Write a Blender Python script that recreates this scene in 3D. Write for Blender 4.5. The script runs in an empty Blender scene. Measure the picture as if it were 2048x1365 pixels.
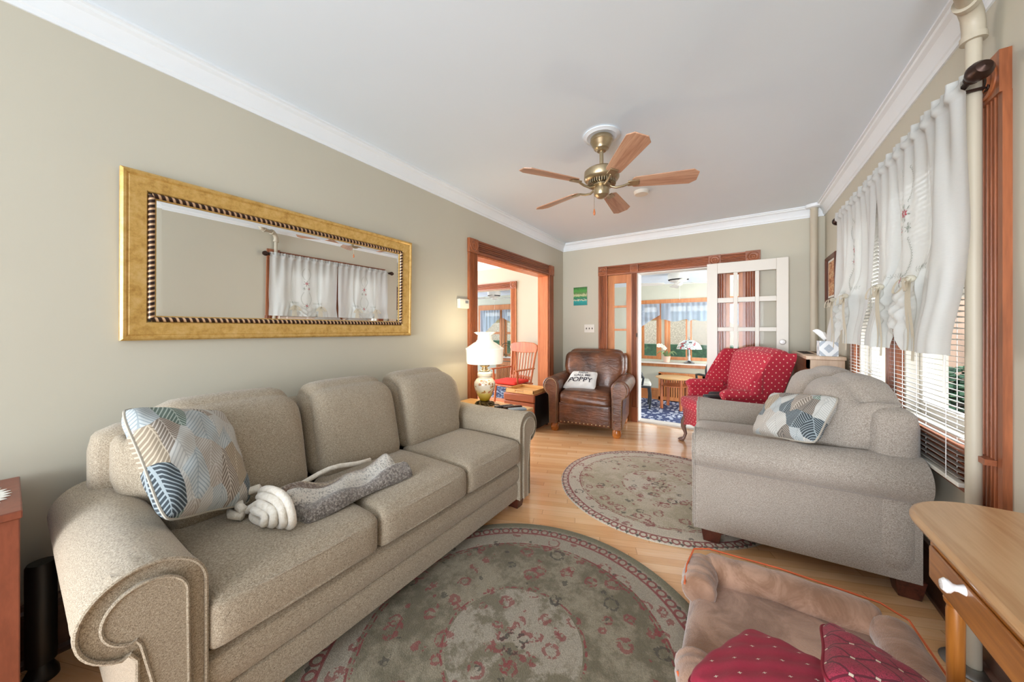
import bpy, math, random
from mathutils import Vector, Matrix
random.seed(7)
R = math.radians
sc = bpy.context.scene
col = sc.collection
# ---------------------------------------------------------------- camera
F = 670.0; YAW = math.atan(446/F)
cd = bpy.data.cameras.new('camera'); cam = bpy.data.objects.new('camera', cd); col.objects.link(cam)
cd.sensor_width = 36; cd.lens = 36*F/2048; cd.shift_y = -23.5/2048; cd.clip_start = .05
cam.location = (0, 0, 1.2); cam.rotation_euler = (R(90), 0, YAW)
sc.camera = cam
# ---------------------------------------------------------------- world, lights, exposure
w = bpy.data.worlds.new('World'); sc.world = w; w.use_nodes = True
bg = w.node_tree.nodes['Background']; bg.inputs[0].default_value = (.84, .92, 1.0, 1); bg.inputs[1].default_value = .68
sc.view_settings.view_transform = 'Standard'; sc.view_settings.look = 'None'
sc.view_settings.gamma = 1; sc.view_settings.use_curve_mapping = False
sc.view_settings.exposure = 1.05
try:
    sc.cycles.use_denoising = True; sc.cycles.max_bounces = 10; sc.cycles.diffuse_bounces = 6
    sc.cycles.transparent_max_bounces = 24; sc.cycles.caustics_reflective = False; sc.cycles.caustics_refractive = False
    sc.cycles.sample_clamp_indirect = 4
except Exception: pass
def area(name, loc, rot, sx, sy, power, color=(1, 1, 1)):
    l = bpy.data.lights.new(name, 'AREA'); l.shape = 'RECTANGLE'; l.size = sx; l.size_y = sy; l.energy = power; l.color = color
    o = bpy.data.objects.new(name, l); o.location = loc; o.rotation_euler = [R(a) for a in rot]; col.objects.link(o); return o
fl = area('front_fill_light', (-.7, -3.4, 1.2), (93, 0, 0), 2.8, 1.8, 50, (.90, .95, 1)); fl.data.spread = R(95)  # added fill panel behind the camera, aimed into the room; no window there
area('side_window_light', (2.6, 2.7, 3.6), (0, 58, 0), 2.2, 3.4, 380, (.88, .94, 1))
area('dining_fill_light', (-5.6, 2.6, 1.6), (90, 0, -90), 3.5, 2.2, 100, (.96, .97, 1))  # added fill at the dining room's open side, to brighten the far end
area('porch_end_fill_light', (2.1, 6.0, 1.0), (90, 0, 90), 2.2, 2.0, 95, (.96, .98, 1))  # added fill panels at both open porch ends, spilling in through the openings
area('porch_end_fill_light', (-8.8, 6.0, 1.0), (90, 0, -90), 2.2, 2.0, 95, (.96, .98, 1))
sl = bpy.data.lights.new('sun', 'SUN'); sl.energy = 6.0; sl.angle = R(3); so = bpy.data.objects.new('sun', sl); so.rotation_euler = (R(27), 0, R(-42)); col.objects.link(so)

# ---------------------------------------------------------------- materials
def c(h):
    h = h.lstrip('#'); v = [int(h[i:i+2], 16)/255 for i in (0, 2, 4)]
    return tuple(x/12.92 if x <= .04045 else ((x+.055)/1.055)**2.4 for x in v)
class S:
    def __init__(s, g, k): s.g = g; s.k = k
    def m(s, op, b=None, cc=None, clamp=False):
        n = s.g.nt.nodes.new('ShaderNodeMath'); n.operation = op; n.use_clamp = clamp
        for i, q in enumerate((s, b, cc)):
            if q is None: continue
            if isinstance(q, S): s.g.nt.links.new(q.k, n.inputs[i])
            else: n.inputs[i].default_value = q
        return S(s.g, n.outputs[0])
    def __add__(s, o): return s.m('ADD', o)
    __radd__ = __add__
    def __sub__(s, o): return s.m('SUBTRACT', o)
    def __mul__(s, o): return s.m('MULTIPLY', o)
    __rmul__ = __mul__
    def __truediv__(s, o): return s.m('DIVIDE', o)
    def __rsub__(s, o): return (s*-1)+o
    def abs(s): return s.m('ABSOLUTE')
    def sin(s): return s.m('SINE')
    def frac(s): return s.m('FRACT')
    def lt(s, o): return s.m('LESS_THAN', o)
    def gt(s, o): return s.m('GREATER_THAN', o)
    def max(s, o): return s.m('MAXIMUM', o)
    def min(s, o): return s.m('MINIMUM', o)
    def pow(s, o): return s.m('POWER', o)
    def near(s, v, w): return (s-v).abs().lt(w)
    def ss(s, a, b):
        n = s.g.nt.nodes.new('ShaderNodeMapRange'); n.interpolation_type = 'SMOOTHSTEP'
        s.g.nt.links.new(s.k, n.inputs[0]); n.inputs[1].default_value = a; n.inputs[2].default_value = b
        return S(s.g, n.outputs[0])
class G:
    """a material with small helpers that add nodes"""
    def __init__(g, name):
        g.mt = bpy.data.materials.new(name); g.mt.use_nodes = True; g.nt = g.mt.node_tree
        g.b = g.nt.nodes['Principled BSDF']; g.out = g.nt.nodes['Material Output']
    def put(g, val, sock):
        if isinstance(val, S): g.nt.links.new(val.k, sock)
        elif isinstance(val, tuple): sock.default_value = (*val[:3], 1) if len(sock.default_value) == 4 else val
        else: sock.default_value = val
    def coord(g, kind='Object', scale=(1, 1, 1), rot=(0, 0, 0)):
        t = g.nt.nodes.new('ShaderNodeTexCoord'); m = g.nt.nodes.new('ShaderNodeMapping')
        g.nt.links.new(t.outputs[kind], m.inputs[0]); m.inputs['Scale'].default_value = scale
        m.inputs['Rotation'].default_value = [R(a) for a in rot]
        return S(g, m.outputs[0])
    def xyz(g, v):
        n = g.nt.nodes.new('ShaderNodeSeparateXYZ'); g.nt.links.new(v.k, n.inputs[0]); return [S(g, o) for o in n.outputs]
    def comb(g, x, y, z=0.0):
        n = g.nt.nodes.new('ShaderNodeCombineXYZ')
        for i, q in enumerate((x, y, z)): g.put(q, n.inputs[i])
        return S(g, n.outputs[0])
    def noise(g, v, scale, detail=3, rough=.55, dist=0):
        n = g.nt.nodes.new('ShaderNodeTexNoise'); g.nt.links.new(v.k, n.inputs['Vector'])
        n.inputs['Scale'].default_value = scale; n.inputs['Detail'].default_value = detail
        n.inputs['Roughness'].default_value = rough; n.inputs['Distortion'].default_value = dist
        return S(g, n.outputs['Fac'])
    def voro(g, v, scale, feature='F1', rnd=1.0):
        n = g.nt.nodes.new('ShaderNodeTexVoronoi'); n.feature = feature; g.nt.links.new(v.k, n.inputs['Vector'])
        n.inputs['Scale'].default_value = scale; n.inputs['Randomness'].default_value = rnd
        return {k.name: S(g, k) for k in n.outputs if k.enabled}
    def ramp(g, f, stops, const=False):
        n = g.nt.nodes.new('ShaderNodeValToRGB'); g.put(f, n.inputs[0]); e = n.color_ramp.elements
        if const: n.color_ramp.interpolation = 'CONSTANT'
        e[1].position = stops[-1][0]; e[0].position = stops[0][0]; e[0].color = (*stops[0][1], 1); e[len(e)-1].color = (*stops[-1][1], 1)
        for p, cl in stops[1:-1]: q = e.new(p); q.color = (*cl, 1)
        return S(g, n.outputs[0])
    def mix(g, f, a, b):
        n = g.nt.nodes.new('ShaderNodeMix'); n.data_type = 'RGBA'
        g.put(f, n.inputs[0]); g.put(a, n.inputs[6]); g.put(b, n.inputs[7]); return S(g, n.outputs[2])
    def bump(g, h, strength=.3, dist=.002):
        n = g.nt.nodes.new('ShaderNodeBump'); g.nt.links.new(h.k, n.inputs['Height'])
        n.inputs['Strength'].default_value = strength; n.inputs['Distance'].default_value = dist
        g.nt.links.new(n.outputs[0], g.b.inputs['Normal'])
    def set(g, color=None, rough=None, metal=None, **kw):
        if color is not None: g.put(color, g.b.inputs['Base Color'])
        if rough is not None: g.put(rough, g.b.inputs['Roughness'])
        if metal is not None: g.put(metal, g.b.inputs['Metallic'])
        for k, v in kw.items(): g.put(v, g.b.inputs[k])
        return g.mt
def plain(name, col1, rough=.6, metal=0, var=.06, scale=9, bump=0, bscale=60, **kw):
    g = G(name); v = g.coord(); n = g.noise(v, scale)
    cc = c(col1) if isinstance(col1, str) else col1
    dk = tuple(x*(1-var) for x in cc); lt = tuple(min(1, x*(1+var)) for x in cc)
    g.set(g.ramp(n, [(.3, dk), (.7, lt)]), rough, metal, **kw)
    if bump: g.bump(g.noise(v, bscale, 4), bump)
    return g.mt
def wood(name, a, b, axis='z', rough=.38, scale=14, stretch=.08, coat=.2, flutes=None):
    g = G(name); sc3 = {'x': (stretch, 1, 1), 'y': (1, stretch, 1), 'z': (1, 1, stretch)}[axis]
    v = g.coord(scale=sc3); n = g.noise(v, scale, 5, .6, 1.2); n2 = g.noise(v, scale*9, 2, .5)
    f = (n*.75+n2*.25).ss(.34, .66)
    g.set(g.mix(f, c(a), c(b)), rough, 0, **{'Coat Weight': coat, 'Coat Roughness': .25}); g.bump(n2, .12, .001)
    return g.mt
def fabric(name, dark, mid, lite):
    g = G(name); v = g.coord(scale=(1, 1, .30)); v2 = g.coord(scale=(.3, .3, 1))
    a = g.noise(v, 800, 2, .7); b = g.noise(v2, 620, 2, .7); l = g.noise(g.coord(), 3, 2)
    f = (a*.55+b*.45)
    cl = g.ramp(f, [(.36, c(dark)), (.49, c(mid)), (.62, c(lite))])
    g.set(g.mix(l.ss(.3, .7)*.12, cl, c(dark)), .9, 0, **{'Sheen Weight': .25, 'Specular IOR Level': .2})
    g.bump(f, .5, .0018); return g.mt
MAT = {}
M = MAT
M['wall'] = plain('wall_paint', '#c2bdad', .75, var=.015, scale=2, bump=.04, bscale=180)
M['ceil'] = plain('ceiling_paint', '#e0eaf3', .8, var=.01, scale=2, bump=.03, bscale=150)
M['crown'] = plain('crown_paint', '#e6ebef', .45, var=.01)
M['porchwall'] = plain('porch_wall_paint', '#c9c9b6', .75, var=.015)
M['sofa'] = fabric('sofa_weave', '#6b5f50', '#a3947f', '#c9bda9')
M['love'] = fabric('loveseat_weave', '#6e6458', '#a0958a', '#c6bdb3')
M['trim'] = wood('trim_wood', '#7e4424', '#a86038', 'z'); M['trimh'] = wood('trim_wood_horizontal', '#7e4424', '#a86038', 'x')
M['trimy'] = wood('trim_wood_along', '#733c20', '#985431', 'y'); M['jamb'] = wood('jamb_wood', '#b8663a', '#cf8150', 'z', coat=.1)
M['pine'] = wood('sidelight_wood', '#b96d38', '#d18a50', 'z')
M['base'] = wood('baseboard_wood', '#3d241b', '#5e3a2b', 'y', rough=.35)
M['oak'] = wood('oak', '#94591f', '#bb7a33', 'y', rough=.3, coat=.35); M['oakleg'] = wood('oak_leg', '#96591f', '#ba7731', 'z', rough=.3)
M['oaktop'] = wood('oak_top', '#b48658', '#cda579', 'y', rough=.28, coat=.4)
M['maple'] = wood('maple', '#d9a765', '#e9bd80', 'x'); M['reddish'] = wood('red_wood', '#a44f22', '#c47543', 'z')
M['walnut'] = wood('dark_foot_wood', '#3c1a12', '#5c2c1e', 'x'); M['foot'] = wood('bun_foot_wood', '#a05a1e', '#c07a36', 'x', rough=.25)
M['cherry'] = wood('cabinet_wood', '#7b3f2c', '#8f4c36', 'z', rough=.4, stretch=.3); M['pale'] = wood('pale_wood', '#c9ab8f', '#dcc3aa', 'z')
M['white'] = plain('white_paint', '#dcd7cd', .4, var=.01); M['porcelain'] = plain('porcelain', '#f2f2f2', .12, var=.01)
M['plastic'] = plain('ivory_plastic', '#e6e0d2', .4, var=.01); M['black'] = plain('black_plastic', '#17181a', .4)
M['darkslot'] = plain('dark_opening', '#140d0a', .9)
M['brass'] = plain('antique_brass', '#b3a284', .3, .9, var=.12, scale=14); M['steel'] = plain('steel', '#9a9a9a', .3, 1)
M['bronze'] = plain('oil_bronze', '#3c2a23', .35, .7); M['dkmetal'] = plain('dark_lamp_metal', '#6b5b3c', .35, .9)
M['nail'] = plain('nailhead', '#c8ae84', .3, 1)
M['pipe'] = plain('pipe_paint', '#b8ae9b', .5, var=.02); M['paper'] = plain('tissue_paper', '#f4f3f1', .9, var=.01)
M['slat'] = plain('blind_slat', '#b4b1aa', .5, var=.01); M['cream'] = plain('cream_metal', '#e9e6dc', .45, var=.01)
M['black2'] = plain('dark_painted_wood', '#2b2f31', .4)
M['redfab'] = None
def glassmat():
    g = G('window_glass'); nt = g.nt; tr = nt.nodes.new('ShaderNodeBsdfTransparent'); gl = nt.nodes.new('ShaderNodeBsdfGlossy')
    gl.inputs['Roughness'].default_value = .02; mx = nt.nodes.new('ShaderNodeMixShader'); mx.inputs[0].default_value = .004
    nt.links.new(tr.outputs[0], mx.inputs[1]); nt.links.new(gl.outputs[0], mx.inputs[2])
    nt.links.new(mx.outputs[0], g.out.inputs[0]); return g.mt
M['glass'] = glassmat()
def sheer(name, colr, transp=.12, trl=.5, stripes=False):
    g = G(name); nt = g.nt; d = nt.nodes.new('ShaderNodeBsdfDiffuse'); t = nt.nodes.new('ShaderNodeBsdfTranslucent'); p = nt.nodes.new('ShaderNodeBsdfTransparent')
    n = g.noise(g.coord(scale=(1, 1, 6)), 60, 2); cc = g.ramp(n, [(.2, tuple(x*.95 for x in c(colr))), (.8, c(colr))])
    for q in (d, t): nt.links.new(cc.k, q.inputs[0])
    a = nt.nodes.new('ShaderNodeMixShader'); b = nt.nodes.new('ShaderNodeMixShader'); a.inputs[0].default_value = trl; b.inputs[0].default_value = transp
    nt.links.new(d.outputs[0], a.inputs[1]); nt.links.new(t.outputs[0], a.inputs[2]); nt.links.new(a.outputs[0], b.inputs[1]); nt.links.new(p.outputs[0], b.inputs[2])
    nt.links.new(b.outputs[0], g.out.inputs[0]); return g.mt
M['sheer'] = sheer('sheer_white', '#dddfdd', .06, .34); M['ribbon'] = sheer('ribbon_cream', '#ddd7c6', .02, .3)
M['blue'] = sheer('sheer_blue', '#c3d6e8', .08, .5)
def floor_mat():
    g = G('oak_floor'); v = g.coord(rot=(0, 0, -22)); x, y, z = g.xyz(v)
    pw = .057; row = (y/pw).m('FLOOR'); off = (row*12.9898).sin()*43758.5; off = off.frac()
    cx = (x/.62+off*1.0); cell = cx.m('FLOOR'); rnd = ((cell*78.233+row*37.719).sin()*43758.5).frac()
    gap = ((y/pw).frac()-.5).abs().gt(.485).max((cx.frac()-.5).abs().gt(.497))
    gr = g.noise(g.comb(x*1.2+rnd*9.0, y*14.0, rnd*5.0), 5, 4, .6, .6)
    base = g.ramp(gr*.55+rnd*.45, [(.2, c('#e0ab76')), (.5, c('#edbd8b')), (.85, c('#f5cfa3'))])
    g.set(g.mix(gap*.45, base, c('#9a6534')), g.noise(v, 4)*.12+.18, 0, **{'Coat Weight': .5, 'Coat Roughness': .12})
    g.bump((1-gap)+gr*.1, .12, .001); return g.mt
M['floor'] = floor_mat()
def rug_mat(name, seed, base1, base2, field):
    g = G(name); v = g.coord(); x, y, z = g.xyz(v)
    wob = (g.noise(v, 7, 2)-.5)*.02
    r = (x*x+y*y).m('SQRT')/.78+wob; th = y.m('ARCTAN2', x)
    pile = g.noise(v, 190, 3, .8); big = g.noise(g.comb(x+seed, y), 3.4, 4, .65)
    band = r.gt(.76)
    fine = g.noise(g.comb(x*1.0, y+seed), 16, 4, .75); big = (big*.6+fine*.4)
    cl = g.mix(big.ss(.42, .58), c(base1), c(base2)); cl = g.mix(r.lt(.33)*.8, cl, g.mix(big.ss(.47, .56), c(field), c(base1)))
    cl = g.mix(band*.75, cl, c(field))
    red = c('#8e2f35'); dk = c('#38332d'); 
    rnd = g.noise(g.comb(x+4.0, y+seed), 42, 2)
    # thin guard rings, broken up by noise
    for rr, ww, thr in ((.875, .007, .30), (.755, .006, .47), (.735, .005, .50), (.345, .006, .50)):
        cl = g.mix((r.near(rr, ww)*rnd.gt(thr))*.85, cl, red)
    # scalloped border of small loops between .885 and .935
    n = 78.0; u = (th*(n/6.28318)).frac()-.5; q = ((u*u*.7)+((r-.905)*11.0).pow(2.0)).m('SQRT')
    cl = g.mix(q.near(.28, .075)*.85, cl, red)
    u2 = (th*(n/6.28318)+.5).frac()-.5; q2 = u2.abs()*.5+((r-.928)*10.0).abs()
    cl = g.mix(q2.lt(.13)*.85, cl, dk)
    # scattered flowers
    for sc_, s2, ring in ((8.5, 1.7, (.27, .06)), (12.0, 9.1, (.20, .07)), (13.0, 5.3, (.0, .15)), (10.0, 2.2, (.30, .05))):
        vo = g.voro(g.comb(x+s2+seed, y+s2*.5, 0.0), sc_, rnd=.85)
        d = vo['Distance']+(g.noise(v, 45, 2)-.5)*.22; cc = g.xyz(vo['Color'])
        on = cc[0].gt(.42)*r.lt(.86)*rnd.gt(.46)
        cl = g.mix((d.near(ring[0], ring[1])*on)*.72, cl, g.mix(cc[1].gt(.7), red, dk))
    # centre medallion
    th2 = (th*6.0).sin()*.035; cl = g.mix(((r+th2).near(.085, .035)*rnd.gt(.52))*.75, cl, red); cl = g.mix((r.lt(.07)*rnd.gt(.55))*.8, cl, dk)
    cl = g.mix(r.gt(.95), cl, g.mix(pile, c('#a7a58c'), c('#8e8c74')))
    cl = g.mix(pile.ss(.35, .65)*.42, cl, g.mix(big, c('#4f4a3c'), c('#6e6654')))
    g.set(cl, .95, 0, **{'Sheen Weight': .2, 'Specular IOR Level': .1}); g.bump(pile, .8, .006); return g.mt
M['rug1'] = rug_mat('rug_wool_near', 0.0, '#6f6650', '#a0957f', '#b7ac9b')
M['rug2'] = rug_mat('rug_wool_far', 3.3, '#b5a98d', '#cdc1ab', '#d8cebd')
def leaf_mat(name, seed):
    g = G(name); v = g.coord('UV'); x, y, z = g.xyz(v)
    pos = g.comb(x*4.6+seed, y*2.9+seed*.7, 0.0); vo = g.voro(pos, 1.0, rnd=.75)
    px_, py_, _ = g.xyz(vo['Position']); cc = g.xyz(vo['Color'])
    qx = pos_x = x*4.6+seed-px_; qy = y*2.9+seed*.7-py_
    tilt = (cc[1]-.5)*.9; lx = qx-qy*tilt
    fr = cc[2]*22.0+48.0
    line = ((qy+lx.abs()*.75)*fr*1.0).sin().gt(.45)
    mid = lx.abs().lt(.018)
    base = g.ramp(cc[0], [(0, c('#7c7166')), (.17, c('#c2c1bc')), (.36, c('#a19a91')), (.55, c('#323b41')), (.62, c('#b3b9ba')), (.78, c('#8f867c')), (.90, c('#607168')), (.96, c('#8d7f6c'))], True)
    lc = g.ramp(cc[0], [(0, c('#c9c0b5')), (.17, c('#a3a39f')), (.36, c('#c6c1ba')), (.55, c('#9aa5a9')), (.62, c('#8a9498')), (.78, c('#4a4745')), (.90, c('#b3bfb7')), (.96, c('#c2b49f'))], True)
    cl = g.mix(line.max(mid)*.85, base, lc)
    g.set(cl, .85, 0, **{'Sheen Weight': .1}); g.bump(g.noise(v, 220, 2), .2, .001); return g.mt
M['leaf1'] = leaf_mat('leaf_print_cotton', 2.3); M['leaf2'] = leaf_mat('leaf_print_cotton_cool', 7.9)
def red_mat(name, trellis=False):
    g = G(name); n = g.noise(g.coord(), 150, 3, .7)
    if trellis:
        x, y, z = g.xyz(g.coord('UV')); k = 4.5
        a = ((x+y)*k).frac()-.5; b = ((x-y)*k).frac()-.5
        ln = (a.abs().max(b.abs())).gt(.45); st = (.5-a.abs()).m('MULTIPLY', .5-b.abs())
        dx = (.5-a.abs()); dy = (.5-b.abs()); star = (dx+dy).lt(.10)
        sw = (g.noise(g.coord('UV'), 30, 3, .5, 3.0)-.5).abs().lt(.035)
        cl = g.mix(sw*.75, g.mix(n, c('#a0203e'), c('#b83554')), c('#5a0c22')); cl = g.mix(ln, cl, c('#640f28')); cl = g.mix(star, cl, c('#e9d9c5'))
    else:
        x, y, z = g.xyz(g.coord()); nx, ny, nz = [q.abs() for q in g.xyz(g.coord('Normal'))]
        isz = nz.gt(nx.max(ny)); isx = nx.gt(ny)*(1-isz); isy = 1-isz-isx
        p = isz*x+isx*y+isy*x; q = isz*y+isx*z+isy*z; kk = 17.0
        a = ((p+q)*kk).frac()-.5; b = ((p-q)*kk).frac()-.5
        cl = g.mix(n, c('#a3182f'), c('#c0263c')); cl = g.mix((a*a+b*b).lt(.017), cl, c('#ecc0ac'))
    g.set(cl, .75, 0, **{'Sheen Weight': .12}); g.bump(n, .3, .002); return g.mt
M['red'] = red_mat('red_dotted_fabric'); M['redt'] = red_mat('red_trellis_velvet', True)
M['seam'] = plain('pillow_piping', '#a9a296', .85)
M['redpipe'] = plain('red_piping', '#8c1730', .7); M['redplain'] = plain('red_cushion', '#d8372b', .8)
def red_uv():
    g = G('red_diamond_dot_fabric'); x, y, z = g.xyz(g.coord('UV')); n = g.noise(g.coord(), 160, 3, .7)
    a = ((x+y)*4.0).frac()-.5; b = ((x-y)*4.0).frac()-.5; d = a.abs()+b.abs(); plus = (a.abs().lt(.025).max(b.abs().lt(.025)))*d.lt(.10)
    g.set(g.mix(plus, g.mix(n, c('#8f1230'), c('#a81f3f')), c('#eadfd0')), .75, 0, **{'Sheen Weight': .1}); g.bump(n, .3, .002); return g.mt
M['reduv'] = red_uv()
def leather():
    g = G('brown_leather'); v = g.coord(); n = g.noise(v, 5, 4, .6); cr = g.noise(g.coord(scale=(1, 1, 3)), 9, 3, .5, 1.5); f = g.voro(v, 220)['Distance']
    g.set(g.ramp(n, [(.3, c('#3f2519')), (.55, c('#6a4029')), (.75, c('#8d5a3a'))]), g.noise(v, 7)*.25+.25, 0, **{'Coat Weight': .3, 'Coat Roughness': .2})
    g.bump(cr*.9+f*.06, .5, .02); return g.mt
M['leather'] = leather()
M['ottoman'] = plain('tan_leather', '#9c5432', .45, var=.1); M['bedplush'] = None
def plush(name, a, b, sc_=5):
    g = G(name); v = g.coord(); n = g.noise(v, sc_, 4, .7, 1.0); f = g.noise(v, 220, 2)
    g.set(g.mix(n.ss(.35, .65), c(a), c(b)), .95, 0, **{'Sheen Weight': .6}); g.bump(f+n*2.0, .5, .004); return g.mt
M['plush'] = plush('brown_plush', '#8d6850', '#b58f77', 7); M['sherpa'] = plush('cream_sherpa', '#ddd3c3', '#efe8dc', 30)
def fur():
    g = G('striped_faux_fur'); v = g.coord('UV'); x, y, z = g.xyz(v); n = g.noise(g.coord(), 110, 3, .8); w_ = g.noise(g.coord(), 9, 3)
    t = y+(w_-.5)*.16+(n-.5)*.10
    cl = g.ramp(t, [(0, c('#6b6057')), (.18, c('#8f867f')), (.32, c('#82776f')), (.38, c('#e6dfd4')), (.52, c('#f0eae0')), (.58, c('#76563f')), (.64, c('#7c6049')), (.70, c('#c9b493')), (.78, c('#8d7259')), (.88, c('#cfc7ba')), (1, c('#71655c'))])
    cl = g.mix(n.ss(.52, .60)*.45, cl, c('#e2dad0')); g.set(g.mix((1-n.ss(.40, .48))*.6, cl, c('#3c322c')), .95, 0, **{'Sheen Weight': .5}); g.bump(n, 1.0, .01); return g.mt
M['fur'] = fur()
def carpet():
    g = G('blue_patterned_carpet'); v = g.coord(); n = g.noise(v, 26, 2, .4, .4); x, y, z = g.xyz(v)
    a = g.voro(g.comb(x*13.0, y*13.0, 0.0), 1.0, rnd=.6)['Distance']
    g.set(g.mix((a+(n-.5)*.6).lt(.40), c('#38456b'), c('#c8d0dd')), .95, 0); return g.mt
M['carpet'] = carpet()
M['mirror'] = G('mirror_glass').set((.93, .94, .93), .0, 1.0)
def gold():
    g = G('gold_leaf'); v = g.coord(); n = g.noise(v, 30, 5, .7)
    g.set(g.ramp(n, [(.3, c('#b58a45')), (.5, c('#d2a95f')), (.7, c('#dfbb7b'))]), .36, .35); g.bump(n, .2, .001); return g.mt
M['gold'] = gold()
def rope():
    g = G('rope_moulding'); x, y, z = g.xyz(g.coord('UV')); f = (x*1.0+y*1.0).frac()
    g.set(g.ramp(f, [(0, c('#24120b')), (.45, c('#3a2115')), (.55, c('#c9a27a')), (.8, c('#dcb894')), (.95, c('#3a2115'))]), .35, .3); g.bump(f, .5, .004); return g.mt
M['rope'] = rope()
def opal():
    g = G('opal_glass'); g.set(c('#fbf7ea'), .15, 0, **{'Emission Color': c('#fff3d8'), 'Emission Strength': .2, 'Coat Weight': .5}); return g.mt
M['opal'] = opal()
def vase():
    g = G('painted_glass_vase'); v = g.coord(); x, y, z = g.xyz(v); n = g.noise(v, 22, 3, .6, .5)
    cl = g.ramp(z/.27, [(.0, c('#7b6a12')), (.2, c('#a98f22')), (.36, c('#c9b65a')), (.52, c('#e2d9c2')), (.7, c('#e6dccb')), (1, c('#e2d8c6'))])
    vo = g.voro(v, 34, rnd=1)['Distance']; zone = (z-.165).abs().lt(.055)
    cl = g.mix((n.gt(.46)*vo.lt(.46))*zone, cl, g.mix(n.gt(.54), c('#a87838'), c('#cf8f92')))
    g.set(cl, .15, 0, **{'Coat Weight': .6}); return g.mt
M['vase'] = vase()
def paint(name, stops, sc_, uvk='Object'):
    g = G(name); v = g.coord(uvk); n = g.noise(v, sc_, 5, .7, 1.0); g.set(g.ramp(n, stops), .5); return g.mt
M['landscape'] = None
def landscape():
    g = G('green_lake_print'); x, y, z = g.xyz(g.coord('UV')); n = g.noise(g.coord('UV'), 9, 5, .7, .8)
    cl = g.ramp(y+(n-.5)*.35, [(0, c('#0f7f7c')), (.24, c('#129a96')), (.30, c('#d9d6b0')), (.34, c('#0c6f62')), (.46, c('#3c8a4a')), (.55, c('#c9c79a')), (.66, c('#5c7f42')), (.8, c('#4c9a3f')), (1, c('#2d5c2a'))])
    g.set(cl, .5); return g.mt
M['landscape'] = landscape()
M['print'] = paint('sepia_village_print', [(.35, c('#5a3320')), (.48, c('#b5683f')), (.56, c('#e4c79b')), (.68, c('#8a4f35'))], 26)
M['tissuebox'] = None
def tbox():
    g = G('medallion_card'); x, y, z = g.xyz(g.coord('UV')); a = (x-.5).abs(); b = (y-.5).abs()
    d = a+b*.9+(g.noise(g.coord('UV'), 12, 2)-.5)*.05; f = (d*11.0).sin().gt(.2)
    g.set(g.mix(f*.7, c('#eef1f3'), c('#8d9cad')), .6); return g.mt
M['tissuebox'] = tbox()
M['doily'] = plain('lace_cotton', '#efece4', .9)
M['hedge'] = paint('hedge_leaves', [(.35, c('#1d3326')), (.55, c('#2f4d38')), (.75, c('#54744c'))], 9)
M['chain'] = paint('woven_fence', [(.4, c('#7d776a')), (.6, c('#b5ab98'))], 40)
M['siding'] = plain('cream_siding', '#e3cfae', .8, var=.03); M['pinksiding'] = plain('salmon_siding', '#7d6757', .8, var=.03)
M['roof'] = plain('pale_roof', '#dcd2c4', .9); M['grass'] = plain('lawn', '#4f5c3c', .95, var=.2); M['concrete'] = plain('concrete', '#6d6862', .9)
M['stone'] = plain('grey_stone', '#4f4944', .9, var=.25, scale=14)
M['deck'] = wood('weathered_deck', '#7d6553', '#9b8270', 'y', coat=0)
M['pinkcer'] = plain('pot_ceramic', '#d8b8a4', .4); M['leafg'] = plain('orchid_leaf', '#7f9463', .5); M['petal'] = plain('orchid_petal', '#f0ecd8', .6)
M['thread'] = plain('grey_green_thread', '#8d958c', .8); M['threadred'] = plain('rose_thread', '#b0505c', .8)
def tiff():
    g = G('leaded_glass'); v = g.coord(); a = g.voro(v, 26); d = g.voro(v, 26, 'DISTANCE_TO_EDGE')['Distance']; cc = g.xyz(a['Color'])
    cl = g.ramp(cc[0], [(0, c('#dfe8e2')), (.5, c('#cfdcd6')), (.8, c('#b24b52')), (.88, c('#e8e6da'))], True)
    g.set(g.mix(d.lt(.06), cl, c('#4b4b46')), .2, 0, **{'Coat Weight': .5}); return g.mt
M['tiffany'] = tiff()

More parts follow.
